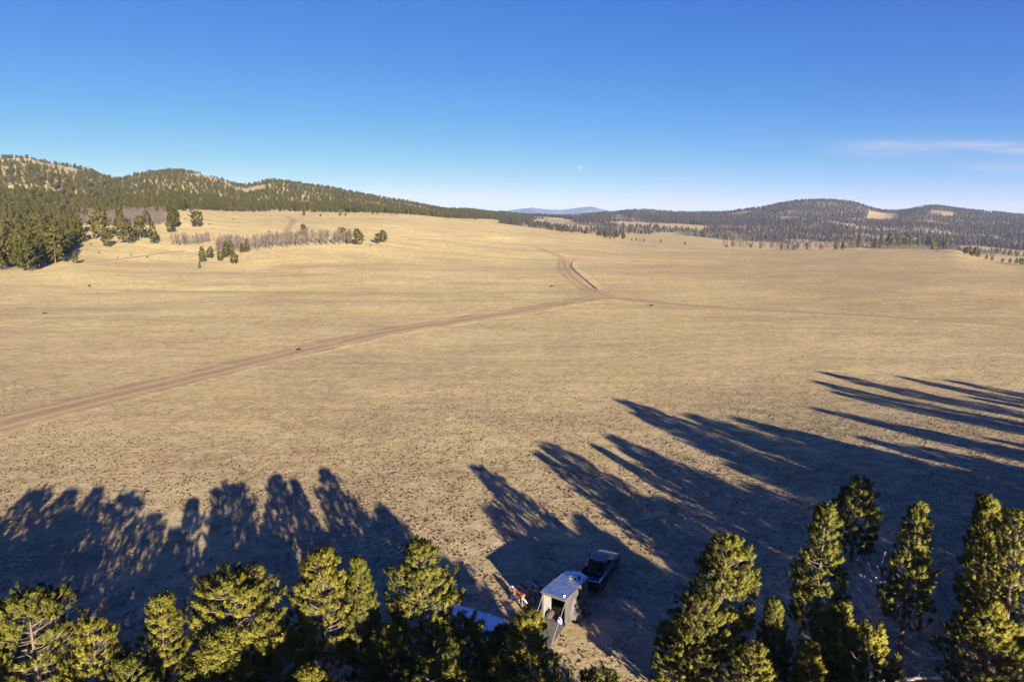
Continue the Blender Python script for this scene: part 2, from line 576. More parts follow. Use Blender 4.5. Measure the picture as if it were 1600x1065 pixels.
def raw_mesh(name, verts, nper, mats, tone=None, normals=None):
    """many loose polygons of nper corners each, verts (n*nper, 3)"""
    verts = np.ascontiguousarray(verts, dtype=np.float32)
    n = len(verts)
    nf = n // nper
    me = bpy.data.meshes.new(name)
    me.vertices.add(n)
    me.vertices.foreach_set('co', verts.ravel())
    me.loops.add(n)
    me.loops.foreach_set('vertex_index', np.arange(n, dtype=np.int32))
    me.polygons.add(nf)
    me.polygons.foreach_set('loop_start', np.arange(0, n, nper, dtype=np.int32))
    me.polygons.foreach_set('loop_total', np.full(nf, nper, dtype=np.int32))
    for m in (mats if isinstance(mats, (list, tuple)) else [mats]):
        me.materials.append(m)
    if tone is not None:
        a = me.attributes.new('tone', 'FLOAT', 'POINT')
        a.data.foreach_set('value', np.ascontiguousarray(tone, dtype=np.float32))
    me.update(calc_edges=True)
    me.validate()
    if normals is not None:
        me.polygons.foreach_set('use_smooth', np.ones(nf, dtype=bool))
        me.normals_split_custom_set_from_vertices(np.ascontiguousarray(normals, dtype=np.float32))
    return me


def blade_normals(tp, td, V, per):
    """needles shade with the rounded form of their tuft"""
    d = td / np.linalg.norm(td, axis=1, keepdims=True)
    c = tp + d * 0.04
    nrm = V - c[:, None, :]
    nrm /= np.linalg.norm(nrm, axis=2, keepdims=True) + 1e-6
    nrm = nrm + 0.25 * d[:, None, :] + np.repeat(np.random.default_rng(3).normal(0, 0.34, (nrm.shape[0], nrm.shape[1] // per, 3)), per, axis=1)
    return (nrm / (np.linalg.norm(nrm, axis=2, keepdims=True) + 1e-6)).reshape(-1, 3)


def grid_mesh(name, P, mat, attrs=None, smooth=True):
    """P (m, n, 3) -> sheet of quads"""
    m, n = P.shape[:2]
    idx = np.arange(m * n).reshape(m, n)
    q = np.stack([idx[:-1, :-1], idx[:-1, 1:], idx[1:, 1:], idx[1:, :-1]], -1).reshape(-1)
    me = bpy.data.meshes.new(name)
    me.vertices.add(m * n)
    me.vertices.foreach_set('co', np.ascontiguousarray(P.reshape(-1), dtype=np.float32))
    me.loops.add(len(q))
    me.loops.foreach_set('vertex_index', q.astype(np.int32))
    nf = len(q) // 4
    me.polygons.add(nf)
    me.polygons.foreach_set('loop_start', np.arange(0, len(q), 4, dtype=np.int32))
    me.polygons.foreach_set('loop_total', np.full(nf, 4, dtype=np.int32))
    me.polygons.foreach_set('use_smooth', np.ones(nf, dtype=bool))
    me.materials.append(mat)
    for k, v in (attrs or {}).items():
        a = me.attributes.new(k, 'FLOAT', 'POINT')
        a.data.foreach_set('value', np.ascontiguousarray(v.reshape(-1), dtype=np.float32))
    me.update(calc_edges=True)
    me.validate()
    return me


# ------------------------------------------------------------------ the ground
def to_px(x, y):
    return 800 + x / y * FOC * _UH


def forest_edge(px):
    return np.interp(px, [-400, 0, 55, 80, 100, 116, 126, 200, 245, 262, 275, 300, 400, 500, 600, 700, 800, 835],
                     [330, 345, 352, 372, 405, 440, 600, 640, 665, 680, 690, 705, 840, 900, 960, 1130, 1500, 1900])


def hill_edge(px):
    return np.interp(px, [780, 840, 900, 1000, 1100, 1200, 1300, 1400, 1600, 1900], [1950, 1950, 1930, 1900, 1680, 1500, 1440, 1400, 1350, 1350])


def hill_clearing(px, y):
    return ((px > 1355) & (px < 1402) & (y > 2280) & (y < 2560)) | ((px > 1452) & (px < 1488) & (y > 2380) & (y < 2600))


az = np.concatenate([np.linspace(-math.pi, -0.80, 90, endpoint=False), np.linspace(-0.80, 0.80, 560, endpoint=False), np.linspace(0.80, math.pi, 91)])
rr = np.concatenate([[0.0], np.exp(np.linspace(math.log(4), math.log(5200), 560)), np.exp(np.linspace(math.log(5600), math.log(19000), 24))])
A, R = np.meshgrid(az, rr)
X, Y = R * np.sin(A), R * np.cos(A)
Z = H(X, Y)
Z = Z - sstep(6000, 19000, R) * 60
PXG = np.where(Y > 50, to_px(X, np.maximum(Y, 50.0)), -9999)
scr = (Y > hill_edge(PXG) * (1 + 0.35 * fbm(X / 210, Y / 210, 3, 91))) & (PXG > 760)
scr = np.where(hill_clearing(PXG, Y), 0.5, scr)
scr = np.where(fbm(X / 120, Y / 120, 3, 123) > 0.24, scr * 0.35, scr)
scr = scr * (0.55 + 0.9 * np.clip(0.5 + fbm(X / 60, Y / 60, 3, 44), 0, 1))
lit_ = (PXG < 860) & (PXG > -700) & (Y > forest_edge(PXG))
scr = np.clip(np.where(lit_, 0.35 + 0.35 * fbm(X / 50, Y / 50, 3, 45), scr), 0, 1)
ground = link('ground', grid_mesh('ground', np.stack([X, Y, Z], -1)[:, ::-1], M_GROUND, {'scrub': scr[:, ::-1]}))
tag(ground, kind='structure')

# far blue range, twelve kilometres off
t = NT('far_range_forest')
pp = t.node('ShaderNodeNewGeometry').outputs['Position']
cc = t.mix(t.rng(t.noise(pp, 0.006, 6, 0.65), 0.50, 0.66), (0.050, 0.058, 0.062), (0.15, 0.14, 0.13))
bb = t.node('ShaderNodeBsdfDiffuse', {'Color': cc})
t.l.new(bb.outputs[0], t.out.inputs['Surface'])
FAR = [(660, 352), (720, 345), (750, 337), (770, 333), (790, 328.5), (810, 325.5), (830, 323.5), (845, 325.5), (860, 327), (875, 327), (890, 325.5), (905, 323.5), (921, 321.5), (935, 325), (948, 328), (960, 332), (985, 339), (1030, 346), (1080, 352)]
fx_, fy2 = np.array(FAR).T
cols = np.linspace(660, 1080, 150)
crest = np.interp(cols, fx_, fy2)
D0 = 12000.0
rows = np.linspace(-1, 1, 26)
P = np.zeros((len(rows), len(cols), 3))
for j, s in enumerate(rows):
    d = D0 + s * 2000
    u = (cols - 800) / FOC / _UH
    zc = CAM_Z + D0 * slope_of(crest)
    P[j, :, 0] = u * D0
    P[j, :, 1] = d
    ridge = (1 - abs(s)) ** 0.9
    P[j, :, 2] = zc * ridge * (1 + 0.34 * fbm(u * 22, np.full_like(u, s * 3.0), 4, 40) * (1 - ridge) * 2) - 25 * (1 - ridge)
mts = link('distant_mountains', grid_mesh('distant_mountains', P, t.m))
tag(mts, kind='structure')


# ------------------------------------------------------------------ dirt roads
ROADS = []


def road(name, pts, halfw, mat, lift=0.03, fade=(0, 0), ruts=True):
    g = np.array([spot(*q) for q in pts])
    seg = np.concatenate([[0], np.cumsum(np.hypot(*np.diff(g, axis=0).T))])
    n = int(max(seg[-1] / 2.0, 20))
    s = np.linspace(0, seg[-1], n)
    x, y = np.interp(s, seg, g[:, 0]), np.interp(s, seg, g[:, 1])
    hw = np.interp(s, seg, halfw)
    ker = np.hanning(15)
    ker /= ker.sum()
    for _ in range(2):
        x = np.convolve(np.pad(x, 7, mode='reflect', reflect_type='odd'), ker, 'valid')
        y = np.convolve(np.pad(y, 7, mode='reflect', reflect_type='odd'), ker, 'valid')
    ROADS.append((np.stack([x, y], -1), hw))
    tx, ty = np.gradient(x), np.gradient(y)
    L = np.hypot(tx, ty)
    nx, ny = ty / L, -tx / L
    c = np.linspace(-1, 1, 25)
    PX = x[None] + nx[None] * hw[None] * c[:, None]
    PY = y[None] + ny[None] * hw[None] * c[:, None]
    RR = np.hypot(PX, PY)
    e = 1 - np.abs(c)[:, None] ** 1.6 + 0 * PX
    end = sstep(0, max(fade[0], 1e-3), s) * (1 - sstep(s[-1] - max(fade[1], 1e-3), s[-1], s))
    e = e * end[None] - (1 - end[None]) * 0.9
    rim = (np.abs(c) ** 8)[:, None]
    PZ = H(PX, PY) + (lift + RR * 0.0002) * (1 - rim) - (0.06 + RR * 0.0002) * rim
    rut = np.exp(-((np.abs(c) - 0.34) / 0.11) ** 2)[:, None] + 0 * PX
    if not ruts:
        rut = rut * 0.3
    e = e - 0.42 * np.exp(-(c / 0.13) ** 2)[:, None] * (0.6 + 0.8 * fbm(PX / 12, PY / 12, 2, 71)) * ruts
    o = link(name, grid_mesh(name, np.stack([PX, PY, PZ], -1), mat, {'edge': e, 'rut': rut}))
    tag(o, kind='structure')
    return o


road('dirt_road', [(-160, 700), (0, 664), (80, 641), (150, 624), (300, 590), (380, 570), (450, 553), (520, 538), (600, 519), (680, 507), (750, 496), (850, 480), (910, 470), (945, 463)],
     [6.6, 6.6, 6.6, 6.4, 6.0, 6.0, 6.2, 6.4, 6.4, 6.6, 6.8, 7, 7.4, 7.2], M_ROAD)
road('dirt_road_north', [(1010, 473), (975, 468), (945, 463), (926, 454), (909, 444), (893, 432), (884, 421), (881, 411), (884, 404)], [4.5, 5.4, 6, 5.4, 5.2, 5.4, 5.8, 5.6, 4.6], M_ROAD, 0.036, (1, 6))
road('dirt_track_north', [(888, 407), (872, 399), (856, 393), (845, 388), (825, 384), (800, 383)], [5, 4.5, 3.5, 3.2, 3, 3], M_TRACK, 0.042, (12, 25))
road('dirt_road_east', [(900, 472), (945, 464), (985, 468), (1020, 472), (1100, 480), (1180, 485), (1250, 488), (1330, 492), (1400, 497), (1500, 503), (1600, 511), (1760, 528)],
     [5.5, 7, 7, 6.4, 6.2, 6, 5.8, 5.6, 5.2, 5, 4.8, 4.8], M_ROAD, 0.042, (1, 10))
road('gravel_road', [(438, 372), (447, 362), (453, 354), (458, 348), (459, 344), (452, 340), (440, 337)], [5, 4.6, 4.4, 4.4, 4.4, 4.2, 4], M_ROAD, 0.05, (10, 30))
road('valley_track', [(60, 418), (125, 412), (165, 408), (200, 404), (250, 397), (300, 390), (330, 386)], [3, 3, 3, 3, 3.2, 3.2, 3], M_TRACK, 0.05, (20, 25))
road('ridge_track', [(600, 371), (640, 370), (700, 370), (760, 370), (820, 371)], [3.4, 3.4, 3.6, 3.6, 3.2], M_TRACK, 0.06, (40, 60))
road('bare_swale', [(150, 455), (200, 454), (260, 452), (330, 449), (400, 445), (470, 441)], [4, 5, 6.5, 6, 4.5, 3], ground_material('swale_soil', True, ((0.24, 0.155, 0.08), (0.31, 0.205, 0.11)), 0.55), 0.03, (40, 60), False)

# the cut in the turf beside the road north: a low steep face of dark soil
M_SOIL = simple('dark_cut_soil', (0.15, 0.095, 0.055), 0.95, 0, 0.4, 1.2)
g = np.array([spot(*q) for q in [(897, 405), (893, 410), (892, 417), (899, 425), (911, 435), (923, 445), (937, 455)]])
seg = np.concatenate([[0], np.cumsum(np.hypot(*np.diff(g, axis=0).T))])
s = np.linspace(0, seg[-1], 90)
bx_, by_ = np.interp(s, seg, g[:, 0]), np.interp(s, seg, g[:, 1])
env = sstep(0, 55, s) * (1 - sstep(seg[-1] - 25, seg[-1], s)) * (0.8 + 0.5 * fbm(s / 7, s * 0, 3, 5))
offs = np.array([-0.25, 0.0, 0.15, 0.35, 1.0, 3.0, 6.0])
hts = np.array([-0.05, 0.18, 0.36, 0.42, 0.36, 0.15, -0.06])
P = np.zeros((len(offs), len(s), 3))
for k, (o_, h_) in enumerate(zip(offs, hts)):
    P[k, :, 0] = bx_ + o_ + 0.15 * vnoise(s / 2, s * 0 + k, 6)
    P[k, :, 1] = by_
    P[k, :, 2] = H(P[k, :, 0], P[k, :, 1]) + h_ * env + (0.06 if k not in (0, 6) else -0.1)
cut = grid_mesh('road_cut', P, M_SOIL)
cut.materials.append(M_GROUND)
nq = len(s) - 1
cut.polygons.foreach_set('material_index', [0] * (nq * 3) + [1] * (len(cut.polygons) - nq * 3))
tag(link('road_cut', cut), kind='structure')

# ------------------------------------------------------------------ pines
def rot_to(d, roll):
    """matrices taking +Z to the unit vectors d (n,3), rolled"""
    d = d / np.linalg.norm(d, axis=1, keepdims=True)
    ref = np.where(np.abs(d[:, 2:3]) < 0.95, np.array([[0, 0, 1.0]]), np.array([[1.0, 0, 0]]))
    a = np.cross(ref, d)
    a /= np.linalg.norm(a, axis=1, keepdims=True)
    b = np.cross(d, a)
    c, s_ = np.cos(roll)[:, None], np.sin(roll)[:, None]
    return np.stack([a * c + b * s_, b * c - a * s_, d], -1)


def tuft_template(rng, n, L, nl, w):
    z0 = rng.uniform(0.05, 1, n) ** 0.8 * L
    ph = rng.uniform(0, 2 * math.pi, n)
    el = rng.uniform(0.25, 1.15, n) * (1.15 - 0.5 * z0 / L)
    d = np.stack([np.sin(el) * np.cos(ph), np.sin(el) * np.sin(ph), np.cos(el)], -1)
    base = np.stack([0 * z0, 0 * z0, z0], -1)
    sd = np.cross(d, rng.normal(size=(n, 3)))
    sd /= np.linalg.norm(sd, axis=1, keepdims=True)
    ln = nl * rng.uniform(0.75, 1.15, n)[:, None]
    v = np.stack([base - sd * w * 0.30 + d * ln * 0.1, base + sd * w * 0.30 + d * ln * 0.1, base + d * ln * 0.72 + sd * w * 0.55, base + d * ln, base + d * ln * 0.72 - sd * w * 0.55], 1)
    return v.reshape(-1, 3)              # five-cornered blades


def pine_skeleton(rng, h, base_f, R, shape, spacing, nbr, lean=0.15):
    """returns trunk points, branches [(pts, rad)], tuft positions, directions, sizes"""
    wob = rng.uniform(-1, 1, 4) * lean
    def trunk(z):
        f = z / h
        return np.array([wob[0] * f + wob[1] * math.sin(f * 4), wob[2] * f + wob[3] * math.sin(f * 5), z])
    br, tp, td, ts = [], [], [], []
    z = h * base_f
    while z < h * 0.985:
        f = (z - h * base_f) / (h * (1 - base_f))
        if shape == 'cone':
            prof = (1 - f) ** 0.85 * (0.75 + 0.25 * min(f / 0.15, 1)) + 0.05
        elif shape == 'round':
            prof = math.sqrt(max(1 - (1.9 * (f - 0.42)) ** 2, 0.02)) * (1 if f > 0.2 else 0.75)
            prof = max(prof, 0.16)
        else:
            prof = (1 - f ** 2.2) * (0.55 + 0.45 * min(f / 0.35, 1)) + 0.07
        k = nbr if f < 0.85 else max(3, nbr - 1)
        a0 = rng.uniform(0, 6.28)
        for i in range(k):
            if rng.random() < 0.10 and f < 0.85:
                continue
            ang = a0 + 2 * math.pi * i / k + rng.normal(0, 0.25)
            ln = R * prof * rng.uniform(0.68, 1.18)
            zz = z + rng.uniform(-0.5, 0.5) * spacing
            zz = min(zz, h * 0.985)
            p0 = trunk(zz)
            rise = 0.05 + 0.75 * f + rng.normal(0, 0.12)
            out = np.array([math.cos(ang), math.sin(ang), 0])
            lat = np.array([-math.sin(ang), math.cos(ang), 0])
            bend = rng.normal(0, 0.12)
            pts = []
            for q in np.linspace(0, 1, 5):
                pts.append(p0 + out * ln * q + lat * ln * bend * q * q + np.array([0, 0, ln * (rise * q * 0.55 + 0.32 * q * q * q)]))
            br.append((pts, 0.010 + 0.013 * ln / max(R, 0.5)))
            tip_d = out * 0.75 + np.array([0, 0, 0.85 + 0.5 * f]) + rng.normal(0, 0.15, 3)
            tp.append(pts[-1]); td.append(tip_d); ts.append(rng.uniform(0.9, 1.15))
            m = max(3, int(ln / 0.21))
            for q_i in range(m):
                q = rng.uniform(0.34, 0.97)
                k0 = min(int(q * 4), 3)
                pb = pts[k0] + (pts[k0 + 1] - pts[k0]) * (q * 4 - k0)
                side = 1 if q_i % 2 else -1
                sl = (0.20 + 0.30 * ln * (1 - q)) * rng.uniform(0.7, 1.3)
                dv = out * rng.uniform(0.3, 0.9) + lat * side * rng.uniform(0.4, 1.0) + np.array([0, 0, rng.uniform(0.15, 0.75)])
                dv /= np.linalg.norm(dv)
                pe = pb + dv * sl
                br.append(([pb, pe], 0.008))
                tp.append(pe); td.append(dv * 0.6 + np.array([0, 0, 0.75]) + rng.normal(0, 0.2, 3)); ts.append(rng.uniform(0.7, 1.05))
        z += spacing * rng.uniform(0.8, 1.2) * (0.75 if f > 0.8 else 1)
    tp.append(trunk(h * 0.985)); td.append(np.array([0, 0, 1.0])); ts.append(1.1)
    tr = [trunk(q) for q in np.linspace(0, h, 9)]
    return tr, br, np.array(tp), np.array(td), np.array(ts)


def make_pine(seed, h, base_f, R, shape, spacing=0.38, nbr=6, needles=52, L=0.36, nl=0.23, w=0.038, thin=1.0):
    rng = np.random.default_rng(seed)
    tr, br, tp, td, ts = pine_skeleton(rng, h, base_f, R, shape, spacing, nbr)
    if thin < 1:
        keep = rng.random(len(tp)) < thin
        tp, td, ts = tp[keep], td[keep], ts[keep]
    tem = [tuft_template(rng, needles, L, nl, w) for _ in range(4)]
    M = rot_to(td, rng.uniform(0, 6.28, len(td)))
    which = rng.integers(0, 4, len(tp))
    T = np.stack(tem)[which]
    V = np.einsum('nij,nkj->nki', M, T * ts[:, None, None]) + tp[:, None, :]
    tone = np.clip(np.repeat(rng.normal(0.5, 0.28, len(tp)), T.shape[1]) + np.repeat(rng.normal(0, 0.22, len(tp) * T.shape[1] // 5), 5), 0, 1)
    crown = raw_mesh('crown', V.reshape(-1, 3), 5, M_NEEDLE, tone, blade_normals(tp, td, V, 5))
    tb = MB()
    tb.tube(tr, list(np.linspace(0.017 * h + 0.02, 0.02, len(tr))), 8, 0)
    for pts, rad in br:
        if len(pts) > 2:
            tb.tube(pts, [rad, rad * 0.85, rad * 0.65, rad * 0.5, rad * 0.3], 4, 1, False)
        else:
            tb.tube(pts, [rad, rad * 0.6], 3, 1, False)
    for i in range(16):                     # dry snapped limbs under the crown
        f = rng.uniform(0.06, base_f + 0.16)
        a = rng.uniform(0, 6.28)
        ln = R * rng.uniform(0.2, 0.7)
        p0 = np.array([0, 0, h * f])
        o_ = np.array([math.cos(a), math.sin(a), 0])
        tb.tube([p0, p0 + o_ * ln * 0.5 + [0, 0, -0.02 * ln], p0 + o_ * ln + [0.1 * ln, 0, rng.uniform(-0.2, 0.25) * ln]], [0.020, 0.014, 0.005], 4, 1, False)
    trunk = tb.mesh('trunk', [M_BARK, M_TWIG])
    return trunk, crown


PINES = {
    'cone1': (make_pine(11, 9.0, 0.16, 1.75, 'cone'), 9.0),
    'cone2': (make_pine(12, 9.0, 0.14, 1.55, 'cone', 0.36), 9.0),
    'full1': (make_pine(13, 9.0, 0.20, 1.95, 'full'), 9.0),
    'full2': (make_pine(14, 9.0, 0.24, 1.80, 'full'), 9.0),
    'round1': (make_pine(15, 9.0, 0.28, 2.30, 'round', 0.40, 7), 9.0),
    'round2': (make_pine(16, 9.0, 0.24, 2.10, 'round', 0.40, 7), 9.0),
    'tall1': (make_pine(17, 12.0, 0.30, 2.1, 'full', 0.46), 12.0),
    'tall2': (make_pine(18, 12.0, 0.34, 1.8, 'cone', 0.44), 12.0),
    'young1': (make_pine(19, 5.5, 0.08, 1.15, 'cone', 0.34), 5.5),
    'young2': (make_pine(20, 5.5, 0.10, 1.30, 'full', 0.36), 5.5),
    'sparse': (make_pine(21, 4.6, 0.30, 0.9, 'cone', 0.36, 4, 30, thin=0.55), 4.6),
}


def plant(kind, x, y, h, label, group=None, widen=1.0, name='ponderosa_pine', rz=None):
    (tm, cm), h0 = PINES[kind]
    o = thing(name, label, 'pine tree', (x, y, gz(x, y) - 0.06), random.uniform(0, 6.28) if rz is None else rz, group)
    k = h / h0
    o.scale = (k * widen, k * widen, k)
    link('trunk', tm, o)
    link('crown', cm, o)
    return o


def plant_top(kind, px, py, h, label, widen=1.0, group=None):
    x, y = spot(px, py, h)
    return plant(kind, x, y, h, label, group, widen)


FRONT = [
    ('round2', 40, 936, 8.8, 'broad sunlit pine filling the bottom left corner of the view', 1.0),
    ('full2', 140, 973, 7.8, 'small rounded pine second from the left end of the row', 0.95),
    ('cone1', 245, 936, 8.4, 'pointed pale green pine with visible trunk, left of the broad domed one', 1.05),
    ('round1', 364, 909, 9.0, 'wide dome shaped pine, broadest crown of the left row', 1.12),
    ('young1', 338, 998, 7.6, 'short pointed pine in front of the wide domed pine', 1.15),
    ('full2', 503, 866, 9.2, 'taller half of the twin topped pines left of the white camper', 1.05),
    ('cone2', 563, 878, 8.9, 'narrower right half of the twin topped pines', 0.85),
    ('full1', 659, 855, 9.4, 'tall full pine at the upper left corner of the white camper', 1.06),
    ('young2', 722, 970, 5.7, 'dark shaded pine in front of the white camper roof', 1.5),
    ('young1', 786, 982, 4.8, 'small dark pine at the right end of the camper roof', 1.25),
    ('cone1', 833, 966, 8.2, 'sunlit pointed pine beside the lowered trailer ramp', 1.25),
    ('full2', 1133, 842, 9.8, 'tall pine standing alone at the right edge of the trampled clearing', 1.0),
    ('round2', 1098, 936, 7.4, 'bushy lower pine in front of the tall one by the clearing', 0.88),
    ('cone1', 1290, 797, 9.6, 'slender dark pine with a lit left side beside a bare leaning pole', 1.0),
    ('sparse', 1256, 893, 4.6, 'thin half bare young pine with exposed trunk below the slender dark pine', 1.0),
    ('young2', 1340, 755, 6.6, 'small dark pine whole in view in the shade, highest at right', 1.15),
    ('tall2', 1434, 790, 11.2, 'tall pine with bare lower trunk right of the grey dead tree', 0.94),
    ('cone2', 1549, 784, 9.8, 'narrow pine just left of the big pine at the right edge', 0.95),
    ('tall1', 1594, 803, 12.0, 'big bright pine cut by the right edge of the view', 1.0),
    ('young1', 1310, 951, 6.6, 'short sunlit pine left of the foot of the dead tree', 0.95),
    ('young2', 1357, 984, 6.8, 'bright short pine at the bottom below the dead tree', 0.95),
    ('cone2', 1212, 940, 6.6, 'dark shaded pine between the clearing pines and the half bare one', 1.0),
    ('full1', 1543, 945, 7.6, 'wide low pine with lit branch tips below the big right pine', 1.15),
    ('young2', 1062, 968, 5.4, 'low dark pine on the left flank of the bushy clearing pine', 1.2),
    ('young1', 1268, 1012, 5.6, 'low lit pine at the bottom edge between two dark ones', 1.1),
    ('young2', 432, 985, 6.4, 'shaded low pine between the domed pine and the twin topped pines', 1.2),
    ('young1', 606, 985, 6.2, 'dark low pine between the twin tops and the tall full pine', 1.3),
    ('young2', 690, 1012, 6.2, 'black looking pine below the camper in deep shade', 1.5),
    ('cone2', 488, 1048, 8.4, 'pine showing only its lit tip at the bottom edge, left half', 1.0),
    ('full2', 1180, 1012, 6.6, 'low pine at the bottom edge under the clearing pines', 1.1),
    ('full1', 195, 1035, 7.6, 'shaded pine at the bottom between the small rounded and the pointed one', 1.0),
    ('young2', 930, 1050, 3.0, 'knee high seedling pine on the lit strip below the ramp', 0.9),
]
for kind, px, py, h, label, wd in FRONT:
    plant_top(kind, px, py, h, label, wd)

# pines just outside the view: they throw the long shadows that cross the meadow
def sun_base(px, py, h):
    tx, ty = spot(px, py)
    tz = gz(tx, ty)
    L = h / math.tan(SUN_EL)
    for _ in range(12):
        bx, by = tx - LX * L, ty - LY * L
        L += ((gz(bx, by) + h - tz) / math.tan(SUN_EL) - L) * 0.6
    return tx - LX * L, ty - LY * L


SIDE = 'pines beyond the right side of the view'
for px, py, h, kind in [(960, 684, 12.5, 'tall2'), (973, 627, 13.5, 'tall2'), (1003, 650, 13, 'tall1'), (1082, 651, 14, 'tall2'), (1160, 656, 13, 'tall2'), (1095, 690, 11, 'tall1'),
                        (1222, 672, 12, 'tall1'), (1285, 598, 13.5, 'tall2'), (1305, 586, 14, 'tall1'), (1320, 616, 12, 'tall1'), (1418, 591, 13.5, 'tall2'), (1500, 598, 13, 'tall1'),
                        (1280, 640, 11.5, 'tall2'), (1360, 660, 11.5, 'tall1'), (1440, 640, 12.5, 'tall2'), (1540, 625, 12, 'tall1'), (1180, 720, 10.5, 'full1'), (1290, 705, 11, 'full2'), (1400, 700, 11, 'full1'),
                        (1500, 690, 11, 'cone1'), (1580, 660, 12, 'tall2'), (1240, 755, 9.5, 'full1'), (1340, 750, 10, 'cone1'), (1460, 745, 10, 'full2'), (1560, 735, 10.5, 'full1')]:
    x, y = sun_base(px, py, h)
    plant({'tall1': 'full1', 'tall2': 'full2'}.get(kind, kind), x, y, h, 'tall pine standing off the right edge, seen only by its long shadow', SIDE, 0.95)
taken = []
for _ in range(600):
    if len(taken) >= 34:
        break
    px, py, h = random.uniform(1080, 1700), random.uniform(665, 800), random.uniform(8.5, 12)
    x, y = sun_base(px, py, h)
    d_ = (y * math.cos(PITCH) + (CAM_Z - h / 2) * math.sin(PITCH))
    if d_ < 5 or x / d_ * FOC < 800 + 75 or any((x - a) ** 2 + (y - b) ** 2 < 9 for a, b in taken):
        continue
    taken.append((x, y))
    plant(random.choice(['full1', 'full2', 'round2', 'cone1']), x, y, h, 'tall pine standing off the right edge, seen only by its long shadow', SIDE, 1.05)
NEARS = 'pines below the lower edge of the view'
SUNNY = [(spot(px, py), r_) for px, py, r_ in [(818, 935, 2.6), (795, 905, 2.6), (765, 875, 2.4), (845, 985, 1.6), (935, 1040, 2.0), (975, 1010, 1.0)]]


def shades(x, y, h):
    for (qx, qy), r_ in SUNNY:
        along = -(x - qx) * LX - (y - qy) * LY
        across = abs((x - qx) * LY - (y - qy) * LX)
        if along > 0 and h > along * math.tan(SUN_EL) and across < r_ + 0.6:
            return True
    return False


placed = []
for _ in range(6000):
    if len(placed) >= 52:
        break
    x, y = random.uniform(-34, 46), random.uniform(4, 31)
    top = CAM_Z - 0.745 * y - 0.35 - gz(x, y)
    h = min(random.uniform(7.5, 10.5), top)
    if h < 5.5 or any((x - a) ** 2 + (y - b) ** 2 < 3.9 ** 2 for a, b in placed) or math.hypot(x, y) < 5 or shades(x, y, h):
        continue
    placed.append((x, y))
    plant(random.choice(['cone1', 'full1', 'full2', 'round1', 'round2', 'cone2']), x, y, h, 'pine standing below the bottom edge, shading the row in front', NEARS)
for px, py, h in [(-60, 925, 9), (-150, 930, 9), (-240, 925, 9), (-110, 985, 8)]:
    plant_top(random.choice(['full1', 'round2']), px, py, h, 'pine off the left edge of the view beside the corner pine', 1.0, 'pines beyond the left side of the view')


# standing dead tree
def dead_tree(x, y, h):
    o = thing('dead_tree', 'grey leafless dead tree with upswept bare branches', 'dead tree', (x, y, gz(x, y) - 0.05))
    rng = random.Random(4)
    tb = MB()
    tb.tube([(0, 0, 0), (0.05, 0, h * 0.3), (-0.03, 0.02, h * 0.6), (0.02, 0, h * 0.82)], [0.15, 0.12, 0.085, 0.05], 8)
    part('trunk', tb, M_DEAD, o)
    for i in range(26):
        f = 0.28 + 0.54 * i / 25
        a = i * 2.4 + rng.uniform(-0.4, 0.4)
        ln = (1.55 - 0.9 * abs(f - 0.5)) * rng.uniform(0.6, 1.15)
        p0 = Vector((0, 0, h * f))
        out = Vector((math.cos(a), math.sin(a), 0))
        pts = [p0 + out * ln * q + Vector((0, 0, ln * (0.05 * q + (0.35 + 1.0 * (f - 0.28)) * q ** 2.2))) for q in (0, .25, .5, .75, 1)]
        b = MB()
        b.tube(pts, [0.050, 0.044, 0.036, 0.028, 0.016], 5)
        for q in (2, 3, 3):
            dv = (out * rng.uniform(0.2, 0.7) + Vector((rng.uniform(-.6, .6), rng.uniform(-.6, .6), rng.uniform(0.4, 1)))).normalized()
            b.tube([pts[q], pts[q] + dv * 0.25 * ln, pts[q] + dv * 0.42 * ln + Vector((0, 0, 0.12))], [0.018, 0.013, 0.006], 4)
        part('branch', b, M_DEAD, o)
    return o


dx, dy = spot(1361, 1006)
dead_tree(dx, dy, 6.8)

# fallen wood at the lower right
for px, py, ln, ang, rad, lab in [(1455, 1061, 3.4, 0.05, 0.10, 'pale fallen log lying across the bottom edge by the bare trunk'),
                                  (1366, 1027, 1.6, -0.8, 0.045, 'short pale fallen branch left of the bare pine trunk'),
                                  (1424, 1043, 2.0, -1.0, 0.04, 'thin fallen branch leaning away right of the bare pine trunk'),
                                  (1472, 1030, 1.5, -0.15, 0.04, 'crooked pale stick on dark ground below the big right pine'),
                                  (1395, 1062, 1.4, 0.25, 0.07, 'stub of fallen log at the foot of the bare pine trunk')]:
    x, y = spot(px, py)
    o = thing('fallen_log' if rad > 0.06 else 'fallen_branch', lab, 'log' if rad > 0.06 else 'branch', (x, y, gz(x, y) + rad * 0.7), ang)
    b = MB()
    b.tube([(-ln / 2, 0, 0), (-ln * .2, 0.05, 0.01), (ln * .2, -0.03, 0.03), (ln / 2, 0.04, 0.06)], [rad, rad * .95, rad * .8, rad * .55], 8)
    part('stem', b, M_DEAD, o)
    for q in (-0.25, 0.1, 0.32):
        b = MB()
        b.tube([(ln * q, 0, 0), (ln * q + 0.15, 0.16, 0.10), (ln * q + 0.28, 0.28, 0.26)], [rad * .4, rad * .3, rad * .15], 5)
        part('stub', b, M_DEAD, o)


